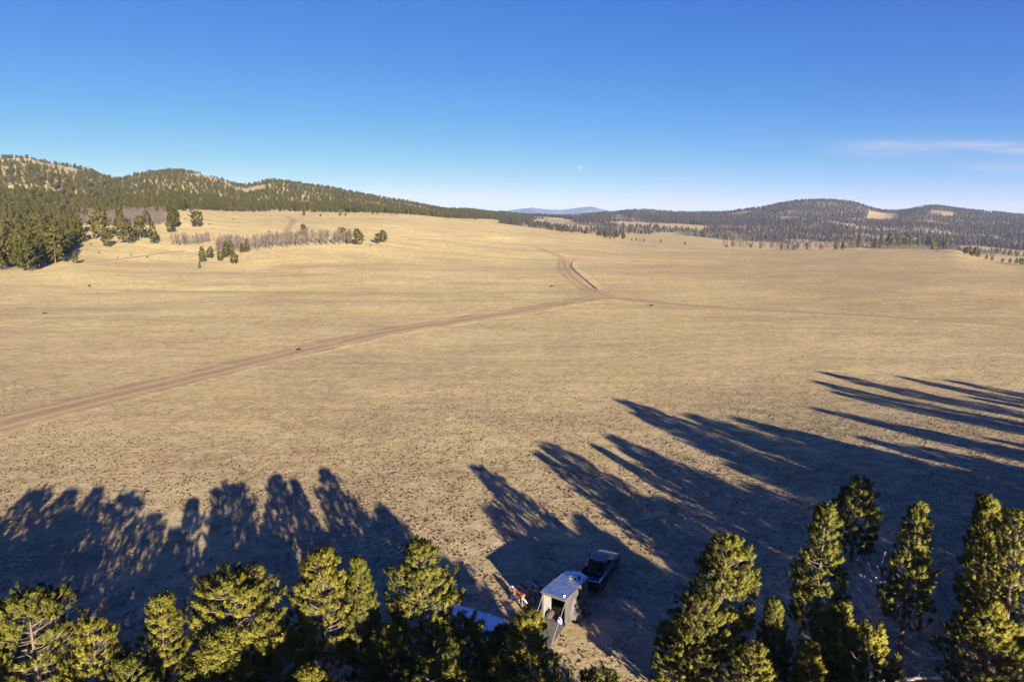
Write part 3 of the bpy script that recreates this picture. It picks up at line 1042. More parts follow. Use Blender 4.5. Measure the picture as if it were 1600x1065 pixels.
# ------------------------------------------------------------------ middle distance pines, aspens, shrubs
def mid_pine(seed, h, R, shape, mat, n_whorl, nbr, L, nl, w, needles, name):
    rng = np.random.default_rng(seed)
    tr, br, tp, td, ts = pine_skeleton(rng, h, 0.07, R, shape, h / n_whorl, nbr, 0.3)
    keep = rng.random(len(tp)) < 0.62
    tp, td, ts = tp[keep], td[keep], ts[keep]
    tem = [tuft_template(rng, needles, L, nl, w) for _ in range(3)]
    M = rot_to(td, rng.uniform(0, 6.28, len(td)))
    T = np.stack(tem)[rng.integers(0, 3, len(tp))]
    V = np.einsum('nij,nkj->nki', M, T * ts[:, None, None]) + tp[:, None, :]
    tone = np.repeat(np.clip(rng.normal(0.5, 0.3, len(tp)), 0, 1), T.shape[1])
    crown = raw_mesh('crown', V.reshape(-1, 3), 5, mat, tone, blade_normals(tp, td, V, 5))
    tb = MB()
    tb.tube(tr, list(np.linspace(0.013 * h + 0.02, 0.03, len(tr))), 6, 0)
    return tb.mesh('trunk', [M_BARK]), crown


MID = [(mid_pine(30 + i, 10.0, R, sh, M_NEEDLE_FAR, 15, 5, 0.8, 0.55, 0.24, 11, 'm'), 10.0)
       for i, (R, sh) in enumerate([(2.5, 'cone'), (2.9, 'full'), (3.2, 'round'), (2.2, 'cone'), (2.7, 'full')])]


def mid_plant(x, y, h, label, group=None, widen=1.0, v=None):
    (tm, cm), h0 = MID[random.randrange(5) if v is None else v]
    o = thing('pine_tree', label, 'pine tree', (x, y, gz(x, y) - 0.1), random.uniform(0, 6.28), group)
    k = h / h0
    o.scale = (k * widen, k * widen, k)
    link('trunk', tm, o)
    link('crown', cm, o)
    return o


MEADOW = [  # base px, base py, top py, widening, variant, label
    (267, 364, 341, 1.0, 0, 'dark pine at the foot of the uneven pine stack left of the grove'),
    (271, 356, 326, 0.9, 1, 'tallest loose pine of the uneven stack above the round bare thicket'),
    (277, 355, 333, 0.8, 3, 'right hand pine leaning out of the uneven stack'),
    (308, 355, 334, 1.25, 2, 'lone round crowned pine on the pale slope above the bare thicket'),
    (230, 352, 333, 1.1, 0, 'small pine in front of the bare hillside aspens'),
    (240, 381, 353, 0.95, 3, 'blue green pointed pine furthest right at the forest foot'),
    (220, 373, 344, 1.1, 1, 'pine second from the right at the forest foot'),
    (200, 381, 351, 1.25, 0, 'wide dark pine in front of the tall pair at the forest foot'),
    (188, 370, 334, 1.0, 3, 'tallest pointed pine of the pair at the forest foot'),
    (168, 386, 368, 1.3, 2, 'low round pine on the bare slope at the forest foot'),
    (158, 374, 337, 1.15, 1, 'bushy pine left of the low round one at the forest foot'),
    (120, 380, 350, 1.25, 1, 'wide pine with a shaded underside at the bare slope edge'),
    (118, 412, 396, 1.0, 0, 'small round pine by the start of the valley track'),
    (87, 411, 366, 1.05, 0, 'large dark pine at the lower forest corner left of the valley track'),
    (100, 396, 372, 1.0, 3, 'pine standing behind the large corner pine'),
    (45, 424, 386, 1.1, 1, 'nearest pine of the hillside forest with its shadow on the meadow'),
    (312, 419, 410, 1.0, 3, 'tiny pine nearest of the left meadow group'),
    (317, 410, 389, 0.95, 0, 'left pine of the leading pair in the meadow group'),
    (329, 404, 388, 1.1, 1, 'right pine of the leading pair in the meadow group'),
    (345, 408, 395, 1.1, 2, 'low pine on the left of the middle meadow trio'),
    (353, 403, 381, 0.95, 3, 'tallest pine of the middle meadow trio'),
    (362, 399, 380, 1.0, 0, 'dark pine behind the middle meadow trio'),
    (367, 412, 399, 1.35, 2, 'low round pine standing out in front of the meadow group'),
    (379, 395, 382, 1.0, 1, 'shorter pine of the pair by the grove edge'),
    (387, 394, 376, 0.95, 3, 'taller pine of the pair by the grove edge'),
    (475, 368, 352, 1.1, 1, 'pine rising behind the middle of the bare aspen grove'),
    (536, 376, 358, 1.2, 2, 'pine at the right end of the bare aspen grove'),
    (546, 381, 366, 1.2, 0, 'low dark pine beside the leaning pine right of the grove'),
    (560, 383, 360, 1.25, 1, 'leaning wide pine right of the aspen grove'),
    (591, 381, 366, 1.1, 2, 'lower half of the lone pine pair on the open meadow'),
    (599, 379, 361, 1.2, 1, 'upper half of the lone pine pair on the open meadow'),
]
for px, py, pt, wd, v, lab in MEADOW:
    x, y = spot(px, py)
    h = (py - pt) * math.hypot(x, y) / FOC * 1.0
    mid_plant(x, y, h, lab, None, wd, v)

ROWS = [
    ('small pines dotted along the far left meadow edge', 'of the small pines at the far meadow edge',
     [(475, 338, 6), (501, 339, 4), (532, 338, 6), (540, 338, 5), (582, 336, 4), (590, 336, 6), (612, 336, 5), (620, 337, 6)]),
    ('short row of pines on the central crest', 'of the pine row on the central meadow crest',
     [(674, 338, 4), (684, 338, 5), (691, 339, 6), (697, 340, 6), (704, 341, 8), (715, 341, 6), (722, 342, 6), (728, 343, 7), (743, 345, 4)]),
    ('scattered pines in the central valley', 'of the small pines scattered beyond the central crest',
     [(811, 349, 5), (823, 352, 6), (830, 354, 6), (836, 355, 6), (850, 356, 8), (857, 356, 6), (863, 357, 5), (871, 361, 6), (878, 364, 6), (885, 363, 5), (893, 365, 5)]),
    ('pines on the crest right of centre', 'of the dark pines on the crest right of centre',
     [(946, 373, 9), (953, 374, 6), (960, 374, 5), (974, 375, 10), (987, 377, 4), (994, 377, 5), (1000, 378, 4), (1006, 378, 4), (1033, 380, 5), (1070, 383, 4)]),
    ('pines behind the right crest', 'of the full pines behind the right meadow crest',
     [(1330, 389, 14), (1343, 389, 17), (1367, 389, 13), (1377, 389, 17), (1390, 389, 18), (1401, 389, 18), (1412, 388, 13), (1421, 388, 16), (1434, 388, 8), (1453, 389, 15), (1459, 389, 10), (1470, 390, 10), (1476, 391, 9)]),
    ('pines lining the falling right crest', 'of the pines down the falling far right crest',
     [(1509, 398, 9), (1516, 400, 6), (1522, 402, 11), (1528, 403, 8), (1541, 406, 6), (1550, 408, 6), (1566, 411, 4), (1578, 412, 6), (1588, 413, 7), (1596, 415, 8), (1605, 416, 9)]),
    ('pines among the right bare trees', 'of the pines among the right crest aspens',
     [(1135, 388, 5), (1173, 389, 7), (1188, 390, 6), (1221, 391, 8), (1242, 392, 7), (1262, 391, 9), (1283, 391, 8), (1306, 391, 10), (1317, 391, 11)]),
]
ORD = ['first', 'second', 'third', 'fourth', 'fifth', 'sixth', 'seventh', 'eighth', 'ninth', 'tenth', 'eleventh', 'twelfth', 'thirteenth']
for grp, lab0, L_ in ROWS:
    for q_, (px, py, hp) in enumerate(L_):
        lab = f'{ORD[q_]} from the left, {lab0}'
        x, y = spot(px, py - 0.7)
        mid_plant(x, y, max(hp * math.hypot(x, y) / FOC, 3.0), lab, grp, random.uniform(1.0, 1.35))

# hillside forest: the nearest trees one by one
cand = []
rng = np.random.default_rng(5)
gx = rng.uniform(-1500, 60, 190000)
gy = rng.uniform(240, 2150, 190000)
gp = to_px(gx, gy)
ok = (gp > -130) & (gp < 860) & (gy > forest_edge(gp)) & (gy < np.interp(gp, _crx, _cry) * 1.05)
gx, gy, gp = gx[ok], gy[ok], gp[ok]
order = np.argsort(gy)
gx, gy, gp = gx[order], gy[order], gp[order]


def thin_out(x, y, dist, lim=None):
    cell = {}
    keep = []
    for i in range(len(x)):
        d = dist[i]
        c = (int(x[i] // 12), int(y[i] // 12))
        bad = False
        for a in (-1, 0, 1):
            for b in (-1, 0, 1):
                for j in cell.get((c[0] + a, c[1] + b), ()):
                    if (x[i] - x[j]) ** 2 + (y[i] - y[j]) ** 2 < d * d:
                        bad = True
                        break
        if bad:
            continue
        keep.append(i)
        cell.setdefault(c, []).append(i)
        if lim and len(keep) >= lim:
            break
    return np.array(keep)


# openings: sunny bald patches on the hills and the bare aspen belt
def opening(x, y):
    return fbm(x / 95, y / 95, 4, 60)


op = opening(gx, gy)
zg = H(gx, gy)
bald = np.interp(gp, [0, 60, 130, 220, 300, 420], [0.5, 0.5, 0.5, 0.5, 0.5, 0.5])
high = sstep(60, 120, zg)
ok = (op < 0.27 - 0.13 * high * (gp < 420) + 0.03 * (gp > 420))
gx, gy, gp, zg = gx[ok], gy[ok], gp[ok], zg[ok]
keep = thin_out(gx, gy, 5.0 + 3.0 * rng.random(len(gx)) + 1.6 * sstep(40, 110, zg))
gx, gy, gp, zg = gx[keep], gy[keep], gp[keep], zg[keep]
N_IND = 150
FOREST = 'pines of the left hillside forest'
seen = np.where((gp > -15))[0][:N_IND]
mask = np.zeros(len(gx), bool)
mask[seen] = True
for i in np.where(mask)[0]:
    mid_plant(gx[i], gy[i], float(rng.uniform(9, 15)), 'green pine in the dense forest on the near left hillside', FOREST, float(rng.uniform(0.8, 1.1)))


# the rest of the woods as masses of instanced trees
def scatter(name, xs, ys, size, meshes, sink=0.1, tilt=0.06, zs=None):
    src = bpy.data.collections.new(name + '_sources')
    for k, parts_ in enumerate(meshes):
        bm = bmesh.new()
        mats = []
        for me in parts_:
            off = len(mats)
            n0 = len(bm.faces)
            bm.from_mesh(me)
            bm.faces.ensure_lookup_table()
            for f in bm.faces[n0:]:
                f.material_index += off
            mats += list(me.materials)
        j = bpy.data.meshes.new(f'{name}_tree')
        bm.to_mesh(j)
        bm.free()
        for m in mats:
            j.materials.append(m)
        src.objects.link(bpy.data.objects.new(f'{name}_tree', j))
    z = (H(xs, ys) if zs is None else zs) - sink
    pm = bpy.data.meshes.new(name)
    pm.vertices.add(len(xs))
    pm.vertices.foreach_set('co', np.stack([xs, ys, z], -1).astype(np.float32).ravel())
    a = pm.attributes.new('size', 'FLOAT', 'POINT')
    a.data.foreach_set('value', np.asarray(size, np.float32))
    pm.update()
    o = link(name, pm)
    tag(o, kind='stuff')
    ng = bpy.data.node_groups.new(name, 'GeometryNodeTree')
    ng.interface.new_socket('Geometry', in_out='INPUT', socket_type='NodeSocketGeometry')
    ng.interface.new_socket('Geometry', in_out='OUTPUT', socket_type='NodeSocketGeometry')
    N, Lk = ng.nodes, ng.links
    gi, go = N.new('NodeGroupInput'), N.new('NodeGroupOutput')
    ci = N.new('GeometryNodeCollectionInfo')
    ci.inputs['Collection'].default_value = src
    ci.inputs['Separate Children'].default_value = True
    ci.inputs['Reset Children'].default_value = True
    iop = N.new('GeometryNodeInstanceOnPoints')
    iop.inputs['Pick Instance'].default_value = True
    rv = N.new('FunctionNodeRandomValue')
    rv.data_type = 'FLOAT_VECTOR'
    rv.inputs[0].default_value = (-tilt, -tilt, 0)
    rv.inputs[1].default_value = (tilt, tilt, 6.283)
    e2r = N.new('FunctionNodeEulerToRotation')
    na = N.new('GeometryNodeInputNamedAttribute')
    na.data_type = 'FLOAT'
    na.inputs['Name'].default_value = 'size'
    Lk.new(gi.outputs[0], iop.inputs['Points'])
    Lk.new(ci.outputs[0], iop.inputs['Instance'])
    Lk.new(rv.outputs[0], e2r.inputs[0])
    Lk.new(e2r.outputs[0], iop.inputs['Rotation'])
    Lk.new(na.outputs['Attribute'], iop.inputs['Scale'])
    Lk.new(iop.outputs[0], go.inputs[0])
    md = o.modifiers.new('scatter', 'NODES')
    md.node_group = ng
    return o


rest = ~mask
scatter('hillside_forest', gx[rest], gy[rest], rng.uniform(0.5, 1.0, rest.sum()) * (1.15 - 0.35 * sstep(500, 1100, gy[rest])), [m for m, _ in MID], 0.3)

def aspen(seed, h):
    r = random.Random(seed)
    b = MB()
    b.tube([(0, 0, 0), (r.uniform(-.1, .1), r.uniform(-.1, .1), h * .5), (r.uniform(-.2, .2), r.uniform(-.2, .2), h)], [0.085, 0.06, 0.015], 5, 0, False)
    for i in range(40):
        f = r.uniform(0.22, 0.97)
        a = r.uniform(0, 6.28)
        ln = h * 0.24 * (1.1 - f) + 0.45
        d = Vector((math.cos(a) * .75, math.sin(a) * .75, r.uniform(.6, 1.1))).normalized()
        p = Vector((0, 0, h * f))
        q = p + d * ln
        b.tube([p, q], [0.035, 0.014], 3, 1, False)
        for _ in range(4):
            e = (d + Vector((r.uniform(-.8, .8), r.uniform(-.8, .8), r.uniform(-.1, .6)))).normalized()
            s0 = p + d * ln * r.uniform(.3, 1)
            b.tube([s0, s0 + e * r.uniform(.35, .8)], [0.028, 0.012], 3, 1, False)
    return b.mesh('aspen_stem', [M_ASPEN_BARK, M_ASPEN])


ASP = [aspen(i, 8.0) for i in range(6)]


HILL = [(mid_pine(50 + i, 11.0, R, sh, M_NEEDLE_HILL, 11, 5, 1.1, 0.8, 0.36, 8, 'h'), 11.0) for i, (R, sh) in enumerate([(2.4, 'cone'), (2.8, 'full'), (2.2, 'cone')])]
hx = rng.uniform(-160, 2600, 200000)
hy = rng.uniform(950, 3050, 200000)
hp_ = to_px(hx, hy)
o1 = fbm(hx / 160, hy / 160, 4, 77)
near_d = hill_edge(hp_)
band = (hy > near_d * (1 + 0.35 * fbm(hx / 210, hy / 210, 3, 91)))
bench = (hy > 1130) & (hy < near_d) & (o1 > 0.13)
gap = fbm(hx / 120, hy / 120, 3, 123) > np.where(hy < near_d + 500, 0.24, 0.40)
ok = (hp_ > 780) & (hp_ < 1750) & (hy < np.interp(hp_, _crx, _cry) * 1.04) & ((band & ~gap) | bench) & ~hill_clearing(hp_, hy)
hx, hy, hp_, o1 = hx[ok], hy[ok], hp_[ok], o1[ok]
keep = thin_out(hx, hy, 6.2 + 3.2 * rng.random(len(hx)))
hx, hy, o1 = hx[keep], hy[keep], o1[keep]
bare = o1 + 0.25 * rng.normal(size=len(o1)) > 0.30
scatter('far_forest', hx[~bare], hy[~bare], rng.uniform(0.5, 0.92, (~bare).sum()), [m for m, _ in HILL], 0.3)
scatter('bare_hill_woods', hx[bare], hy[bare], rng.uniform(0.55, 0.85, bare.sum()), [(ASP[0],), (ASP[3],)], 0.3)


def aspen_grove(poly_px, n, hpx, label, group, spread):
    got = 0
    for _ in range(n * 20):
        if got >= n:
            break
        k = random.uniform(0, len(poly_px) - 1.001)
        i = int(k)
        f = k - i
        px = poly_px[i][0] * (1 - f) + poly_px[i + 1][0] * f
        py = poly_px[i][1] * (1 - f) + poly_px[i + 1][1] * f
        x, y = spot(px, py)
        y += random.uniform(0, spread)
        x += random.uniform(-2, 2)
        h = hpx * math.hypot(x, y) / FOC * random.uniform(0.8, 1.12)
        o = link('bare_aspen', ASP[random.randrange(6)])
        o.location = (x, y, gz(x, y) - 0.05)
        o.rotation_euler = (random.uniform(-.05, .05), random.uniform(-.05, .05), random.uniform(0, 6.28))
        k2 = h / 8.0
        o.scale = (k2 * 1.15, k2 * 1.15, k2)
        tag(o, label, 'aspen', group)
        got += 1


aspen_grove([(328, 397), (360, 396), (400, 393), (430, 390), (470, 386), (510, 384), (545, 383)], 165, 20, 'leafless grey aspen in the long grove across the left meadow', 'aspens of the long left grove', 22)
aspen_grove([(266, 384), (280, 385), (300, 385), (320, 382)], 50, 15, 'leafless low aspen in the small round thicket left of the long grove', 'aspens of the small round thicket', 16)
aspen_grove([(1130, 389), (1180, 391), (1240, 392.5), (1300, 391), (1345, 389.5)], 80, 13, 'leafless aspen in the thin line along the right meadow crest', 'aspens along the right crest', 22)
# bare aspen belts too far to count
bxs, bys = [], []
for px0, px1, d0, d1, n in [(124, 262, 575, 665, 900), (1060, 1190, 1420, 1640, 900), (1330, 1420, 1150, 1330, 500), (1380, 1560, 1000, 1240, 900), (1395, 1470, 2250, 2480, 700), (850, 1000, 1500, 1750, 400)]:
    pxs = rng.uniform(px0, px1, n)
    ds = rng.uniform(d0, d1, n)
    xs = (pxs - 800) / FOC / _UH * ds
    okb = fbm(xs / 40, ds / 40, 3, 33) > -0.12
    bxs.append(xs[okb])
    bys.append(ds[okb])
bxs, bys = np.concatenate(bxs), np.concatenate(bys)
scatter('bare_aspen_belt', bxs, bys, rng.uniform(0.75, 1.15, len(bxs)), [[m] for m in ASP[:4]], 0.1)


# low shrubs on the open meadow
def shrub_mesh(seed):
    r = np.random.default_rng(seed)
    n = 26
    d = r.normal(size=(n, 3))
    d[:, 2] = np.abs(d[:, 2]) + 0.3
    T = tuft_template(r, 9, 0.35, 0.30, 0.11)
    M = rot_to(d, r.uniform(0, 6.28, n))
    V = np.einsum('nij,kj->nki', M, T) + (d / np.linalg.norm(d, axis=1, keepdims=True) * r.uniform(0.05, 0.45, (n, 1)))[:, None]
    return raw_mesh('shrub', V.reshape(-1, 3), 5, M_SHRUB, np.repeat(r.random(n), len(T)))


SHR = [shrub_mesh(i) for i in range(3)]
for px, py, k, lab in [(467, 547, 1.0, 'dark shrub beside the left dirt road with its small shadow'), (1018, 478, 1.1, 'dark shrub at the lower edge of the east road'), (862, 448, 1.2, 'low dark shrub on the mound left of the road junction'),
                       (1463, 393, 1.6, 'single dark shrub on the right crest below the pines'), (142, 382, 1.4, 'low bush on the bare slope below the forest'),
                       (155, 395, 1.2, 'second bush down the bare slope below the forest'), (184, 403, 1.1, 'bush above the valley track, left of the rest'), (205, 399, 1.1, 'small bush just above the middle of the valley track'),
                       (230, 402, 1.3, 'bush below the valley track'), (328, 351, 1.8, 'dark bush right of the lone round pine'), (290, 342, 1.6, 'bush on the pale slope above the lone round pine'),
                       (579, 384, 1.3, 'low bush between the leaning pine and the lone pair'), (365, 343, 1.6, 'far bush on the pale slope left of the gravel road'), (140, 447, 1.2, 'bush beside the bare swale'), (70, 490, 0.9, 'dark shrub in the left meadow above the road')]:
    x, y = spot(px, py)
    o = link('meadow_shrub', SHR[random.randrange(3)])
    o.location = (x, y, gz(x, y) - 0.05)
    k *= 0.72
    o.scale = (k * 1.15, k * 1.15, k)
    tag(o, lab, 'shrub')


# bunch grass over the near meadow
def grass_tuft(seed):
    r = np.random.default_rng(seed)
    n = 13
    a = r.uniform(0, 6.28, n)
    lean = r.uniform(0.3, 1.3, n)
    b = np.stack([np.cos(a), np.sin(a), 0 * a], -1)
    hgt = r.uniform(0.05, 0.13, n)[:, None]
    base = b * r.uniform(0, 0.10, n)[:, None]
    sd = np.stack([-np.sin(a), np.cos(a), 0 * a], -1) * 0.030
    top = base + b * lean[:, None] * hgt + np.array([0, 0, 1]) * hgt * 0.8
    v = np.stack([base - sd, base + sd, top + sd * 0.6, top - sd * 0.6], 1)
    nrm = b * 0.55 + np.array([0, 0, 1.0])
    nrm /= np.linalg.norm(nrm, axis=1, keepdims=True)
    return raw_mesh('grass_tuft', v.reshape(-1, 3), 4, M_GRASS, np.repeat(r.random(n), 4), np.repeat(nrm, 4, axis=0))


n = 520000
ty = 24 + (225 - 24) * rng.random(n) ** 1.0
tx = rng.uniform(-0.86, 0.86, n) * (ty + 6)
dens = 0.9 * fbm(tx / 1.5, ty / 1.5, 3, 14) + 0.55 * fbm(tx / 14, ty / 14, 3, 15) + 0.25 * rng.normal(size=n)
ok = (dens > -0.14) & (rng.random(n) > sstep(70, 215, ty))
okr = ~((np.abs(tx) < 0))
for gpts, ghw in ROADS:
    for q in range(0, len(gpts), 2):
        if gpts[q, 1] < 240:
            okr &= (tx - gpts[q, 0]) ** 2 + (ty - gpts[q, 1]) ** 2 > (ghw[q] * (0.68 + 0.3 * vnoise(tx, ty, 8))) ** 2
tx, ty = tx[ok & okr], ty[ok & okr]
scatter('grass_tufts', tx, ty, (0.38 + 0.62 * rng.random(len(tx)) ** 2.2) * (1 - 0.40 * sstep(70, 190, ty)), [[grass_tuft(i)] for i in range(5)], 0.02, 0.25)
#VEHICLES

# ------------------------------------------------------------------ vehicles
M_BLACKPAINT = simple('black_car_paint', (0.018, 0.022, 0.030), 0.16, 0.0, 0.2, 1.5, 0.6)
M_GLASS = simple('dark_glass', (0.010, 0.012, 0.014), 0.08, 0.0, 0.1, 1.0)
M_TYRE = simple('tyre_rubber', (0.022, 0.021, 0.020), 0.85, 0, 0.3, 8)
M_ALLOY = simple('alloy_metal', (0.45, 0.45, 0.46), 0.35, 0.9, 0.1, 6)
M_TRIM = simple('black_trim', (0.018, 0.018, 0.019), 0.6, 0, 0.3, 5)
M_CHROME = simple('bright_trim', (0.62, 0.62, 0.62), 0.25, 0.9, 0.08, 4)
M_TAIL = simple('red_lamp', (0.12, 0.010, 0.009), 0.25, 0, 0.1, 5)
M_LAMP = simple('clear_lamp', (0.60, 0.62, 0.62), 0.15, 0, 0.1, 5)
M_AMBER = simple('amber_lamp', (0.50, 0.16, 0.02), 0.3, 0, 0.1, 5)
M_BEDLINER = simple('bed_liner', (0.030, 0.029, 0.028), 0.9, 0, 0.4, 12)
M_TRAILER = simple('charcoal_trailer_skin', (0.115, 0.102, 0.092), 0.42, 0.2, 0.18, 1.2)
M_ROOF = simple('trailer_roof_metal', (0.42, 0.45, 0.52), 0.28, 0.85, 0.10, 1.6)
M_EDGE = simple('trailer_edge_trim', (0.20, 0.188, 0.176), 0.4, 0.5, 0.1, 3)
M_INNER = simple('white_lining', (0.19, 0.182, 0.172), 0.6, 0, 0.08, 2)
M_RAMP = simple('ramp_board', (0.075, 0.066, 0.060), 0.8, 0, 0.35, 5)
M_CABLE = simple('steel_cable', (0.42, 0.41, 0.42), 0.45, 0.6, 0.1, 10)
M_CAMPER = simple('white_camper_skin', (0.74, 0.76, 0.78), 0.4, 0, 0.05, 1.2)
M_CAMPER_ROOF = simple('white_rubber_roof', (0.70, 0.72, 0.74), 0.55, 0, 0.10, 1.5)
M_GREYPL = simple('grey_plastic', (0.20, 0.20, 0.21), 0.6, 0, 0.2, 4)
M_ORANGE = simple('orange_plastic', (0.78, 0.14, 0.012), 0.4, 0, 0.08, 8)
M_REDPL = simple('red_plastic', (0.42, 0.022, 0.022), 0.4, 0, 0.12, 8)
M_WHITEPL = simple('white_plastic', (0.76, 0.74, 0.76), 0.4, 0, 0.05, 8)
M_ENGINE = simple('engine_metal', (0.22, 0.22, 0.23), 0.45, 0.7, 0.25, 14)
M_BLUE = simple('blue_violet_cloth', (0.16, 0.15, 0.50), 0.8, 0, 0.2, 8)
M_BROWN = simple('brown_canvas', (0.075, 0.048, 0.036), 0.9, 0, 0.25, 7)
M_TAN = simple('tan_cardboard', (0.36, 0.25, 0.15), 0.9, 0, 0.12, 6)


def wheel_part(parent, x, y, r, w, name='wheel'):
    e = bpy.data.objects.new(name, None)
    COL.objects.link(e)
    e.parent = parent
    e.location = (x, y, r - 0.03)
    part('tyre', MB().wheel((0, 0, 0), r, w, 0, 24, r * 0.58), M_TYRE, e, 0, True)
    b = MB().wheel((0, 0, 0), r * 0.60, w * 0.7, 0, 20, r * 0.42)
    for k in range(6):
        a = k * math.pi / 3
        b.box((0.0, math.cos(a) * r * 0.26, math.sin(a) * r * 0.26), (w * 0.66, r * 0.12, r * 0.5), Matrix.Rotation(a - math.pi / 2, 3, 'X'))
    b.wheel((0, 0, 0), r * 0.14, w * 0.75, 0, 12)
    part('rim', b, M_ALLOY, e)
    return e


# pickup, nose along local +Y, origin on the ground under the tailgate
TR_YAW = math.radians(-26)
tx0, ty0 = 5.75, 48.35
tr = thing('pickup_truck', 'black crew cab pickup truck hitched in front of the grey cargo trailer', 'pickup truck', (tx0, ty0, gz(tx0 + 1, ty0 + 2.5) + 0.0), TR_YAW)
W2 = 0.97
bd = MB()
# lower body: side profile (y, z) swept across, wheel arches cut into the outline
def arch(yc, r, n=9):
    return [(yc - r * math.cos(math.pi * k / (n - 1)), 0.42 + r * math.sin(math.pi * k / (n - 1))) for k in range(n)]
prof = [(0.05, 0.42)] + arch(1.15, 0.46) + arch(4.75, 0.46) + [(5.55, 0.42), (5.68, 0.60), (5.66, 0.92), (5.50, 1.06), (4.55, 1.15), (4.15, 1.17), (1.98, 1.17), (1.98, 0.62), (0.05, 0.62)]
bd.prism(prof, 0, -W2 + 0.09, W2 - 0.09)
body = part('body', bd, M_BLACKPAINT, tr, 0.03, False, 2)
for sx in (-1, 1):
    b = MB()
    # outer flank, slightly proud, with arch lips
    b.prism([(0.05, 0.44)] + arch(1.15, 0.45) + arch(4.75, 0.45) + [(5.45, 0.44), (5.58, 0.62), (5.55, 0.92), (5.40, 1.02), (4.5, 1.10), (1.9, 1.14), (0.05, 1.16)], 0, sx * (W2 - 0.092), sx * W2)
    part('side_panel', b, M_BLACKPAINT, tr, 0.028, False, 2)
# hood crown
b = MB()
b.prism([(4.10, 1.15), (5.30, 1.08), (5.46, 0.98), (5.30, 1.12), (4.95, 1.20), (4.10, 1.26)], 0, -0.78, 0.78)
part('hood', b, M_BLACKPAINT, tr, 0.03, False, 2)
b = MB()
cab = [(-0.80, 1.95, 1.16), (0.80, 1.95, 1.16), (0.80, 4.30, 1.16), (-0.80, 4.30, 1.16), (-0.66, 2.12, 1.84), (0.66, 2.12, 1.84), (0.64, 3.50, 1.85), (-0.64, 3.50, 1.85)]
b.add(cab, [(0, 3, 2, 1), (4, 5, 6, 7), (0, 1, 5, 4), (1, 2, 6, 5), (2, 3, 7, 6), (3, 0, 4, 7)])
part('cab', b, M_BLACKPAINT, tr, 0.05, False, 3)


def on_face(p00, p10, p11, p01, u0, u1, v0, v1, off):
    P4 = [Vector(q) for q in (p00, p10, p11, p01)]
    nrm = (P4[1] - P4[0]).cross(P4[3] - P4[0]).normalized()
    def at(u, v):
        return (P4[0] * (1 - u) + P4[1] * u) * (1 - v) + (P4[3] * (1 - u) + P4[2] * u) * v + nrm * off
    vs = [at(u0, v0), at(u1, v0), at(u1, v1), at(u0, v1)]
    vs2 = [q - nrm * 0.02 for q in vs]
    return vs + vs2, [(0, 1, 2, 3), (7, 6, 5, 4), (0, 4, 5, 1), (1, 5, 6, 2), (2, 6, 7, 3), (3, 7, 4, 0)]


def pane(name, q, u0, u1, v0, v1, mat=None, off=0.012):
    b = MB()
    b.add(*on_face(*q, u0, u1, v0, v1, off))
    return part(name, b, mat or M_GLASS, tr)


pane('windshield', (cab[2], cab[3], cab[7], cab[6]), 0.06, 0.94, 0.10, 0.93)
pane('rear_window', (cab[0], cab[1], cab[5], cab[4]), 0.10, 0.90, 0.22, 0.88)
pane('brake_lamp', (cab[0], cab[1], cab[5], cab[4]), 0.38, 0.62, 0.925, 0.985, M_LAMP)
for q in ((cab[1], cab[2], cab[6], cab[5]), (cab[3], cab[0], cab[4], cab[7])):
    if q[0] == cab[1]:
        rg = ((0.07, 0.42), (0.46, 0.83))
    else:
        rg = ((0.17, 0.54), (0.58, 0.93))
    for u0, u1 in rg:
        pane('side_window', q, u0, u1, 0.14, 0.90)
b = MB().box((0, 1.02, 0.66), (1.56, 1.86, 0.06))
part('bed_floor', b, M_BEDLINER, tr)
b = MB().box((0, 0.03, 0.88), (1.72, 0.07, 0.56))
tg = part('tailgate', b, M_BLACKPAINT, tr, 0.02)
part('handle', MB().box((0, -0.018, 1.02), (0.26, 0.03, 0.07)), M_TRIM, tg)
part('top_rail', MB().box((0, 0.03, 1.175), (1.70, 0.09, 0.03)), M_CHROME, tg)
b = MB().box((0, -0.12, 0.50), (1.86, 0.18, 0.16))
part('rear_bumper', b, M_TRIM, tr, 0.03)
part('front_bumper', MB().box((0, 5.70, 0.52), (1.84, 0.16, 0.22)), M_TRIM, tr, 0.04)
part('grille', MB().box((0, 5.69, 0.80), (1.05, 0.05, 0.24)), M_TRIM, tr, 0.015)
for sx in (-1, 1):
    part('tail_light', MB().box((sx * 0.90, 0.0, 0.92), (0.13, 0.07, 0.34)), M_TAIL, tr, 0.015)
    part('headlight', MB().box((sx * 0.74, 5.60, 0.86), (0.36, 0.10, 0.17)), M_LAMP, tr, 0.02)
    b = MB().box((sx * 1.10, 3.72, 1.24), (0.24, 0.12, 0.19)).box((sx * 0.95, 3.74, 1.18), (0.18, 0.06, 0.06))
    part('side_mirror', b, M_TRIM, tr, 0.015)
    for yy in (2.55, 3.45):
        part('door_handle', MB().box((sx * (W2 + 0.012), yy - 0.35, 1.03), (0.03, 0.18, 0.035)), M_CHROME, tr)
    part('bed_rail', MB().box((sx * (W2 - 0.05), 1.0, 1.172), (0.12, 1.9, 0.03)), M_CHROME if sx > 0 else M_TRIM, tr)
    part('running_board', MB().box((sx * (W2 - 0.02), 2.95, 0.40), (0.16, 2.2, 0.05)), M_TRIM, tr)
    for yy in (1.15, 4.75):
        wheel_part(tr, sx * (W2 - 0.14), yy, 0.40, 0.26)


def on_local(root, x, y, z):
    c, s_ = math.cos(root.rotation_euler[2]), math.sin(root.rotation_euler[2])
    return (root.location.x + c * x - s_ * y, root.location.y + s_ * x + c * y, root.location.z + z)


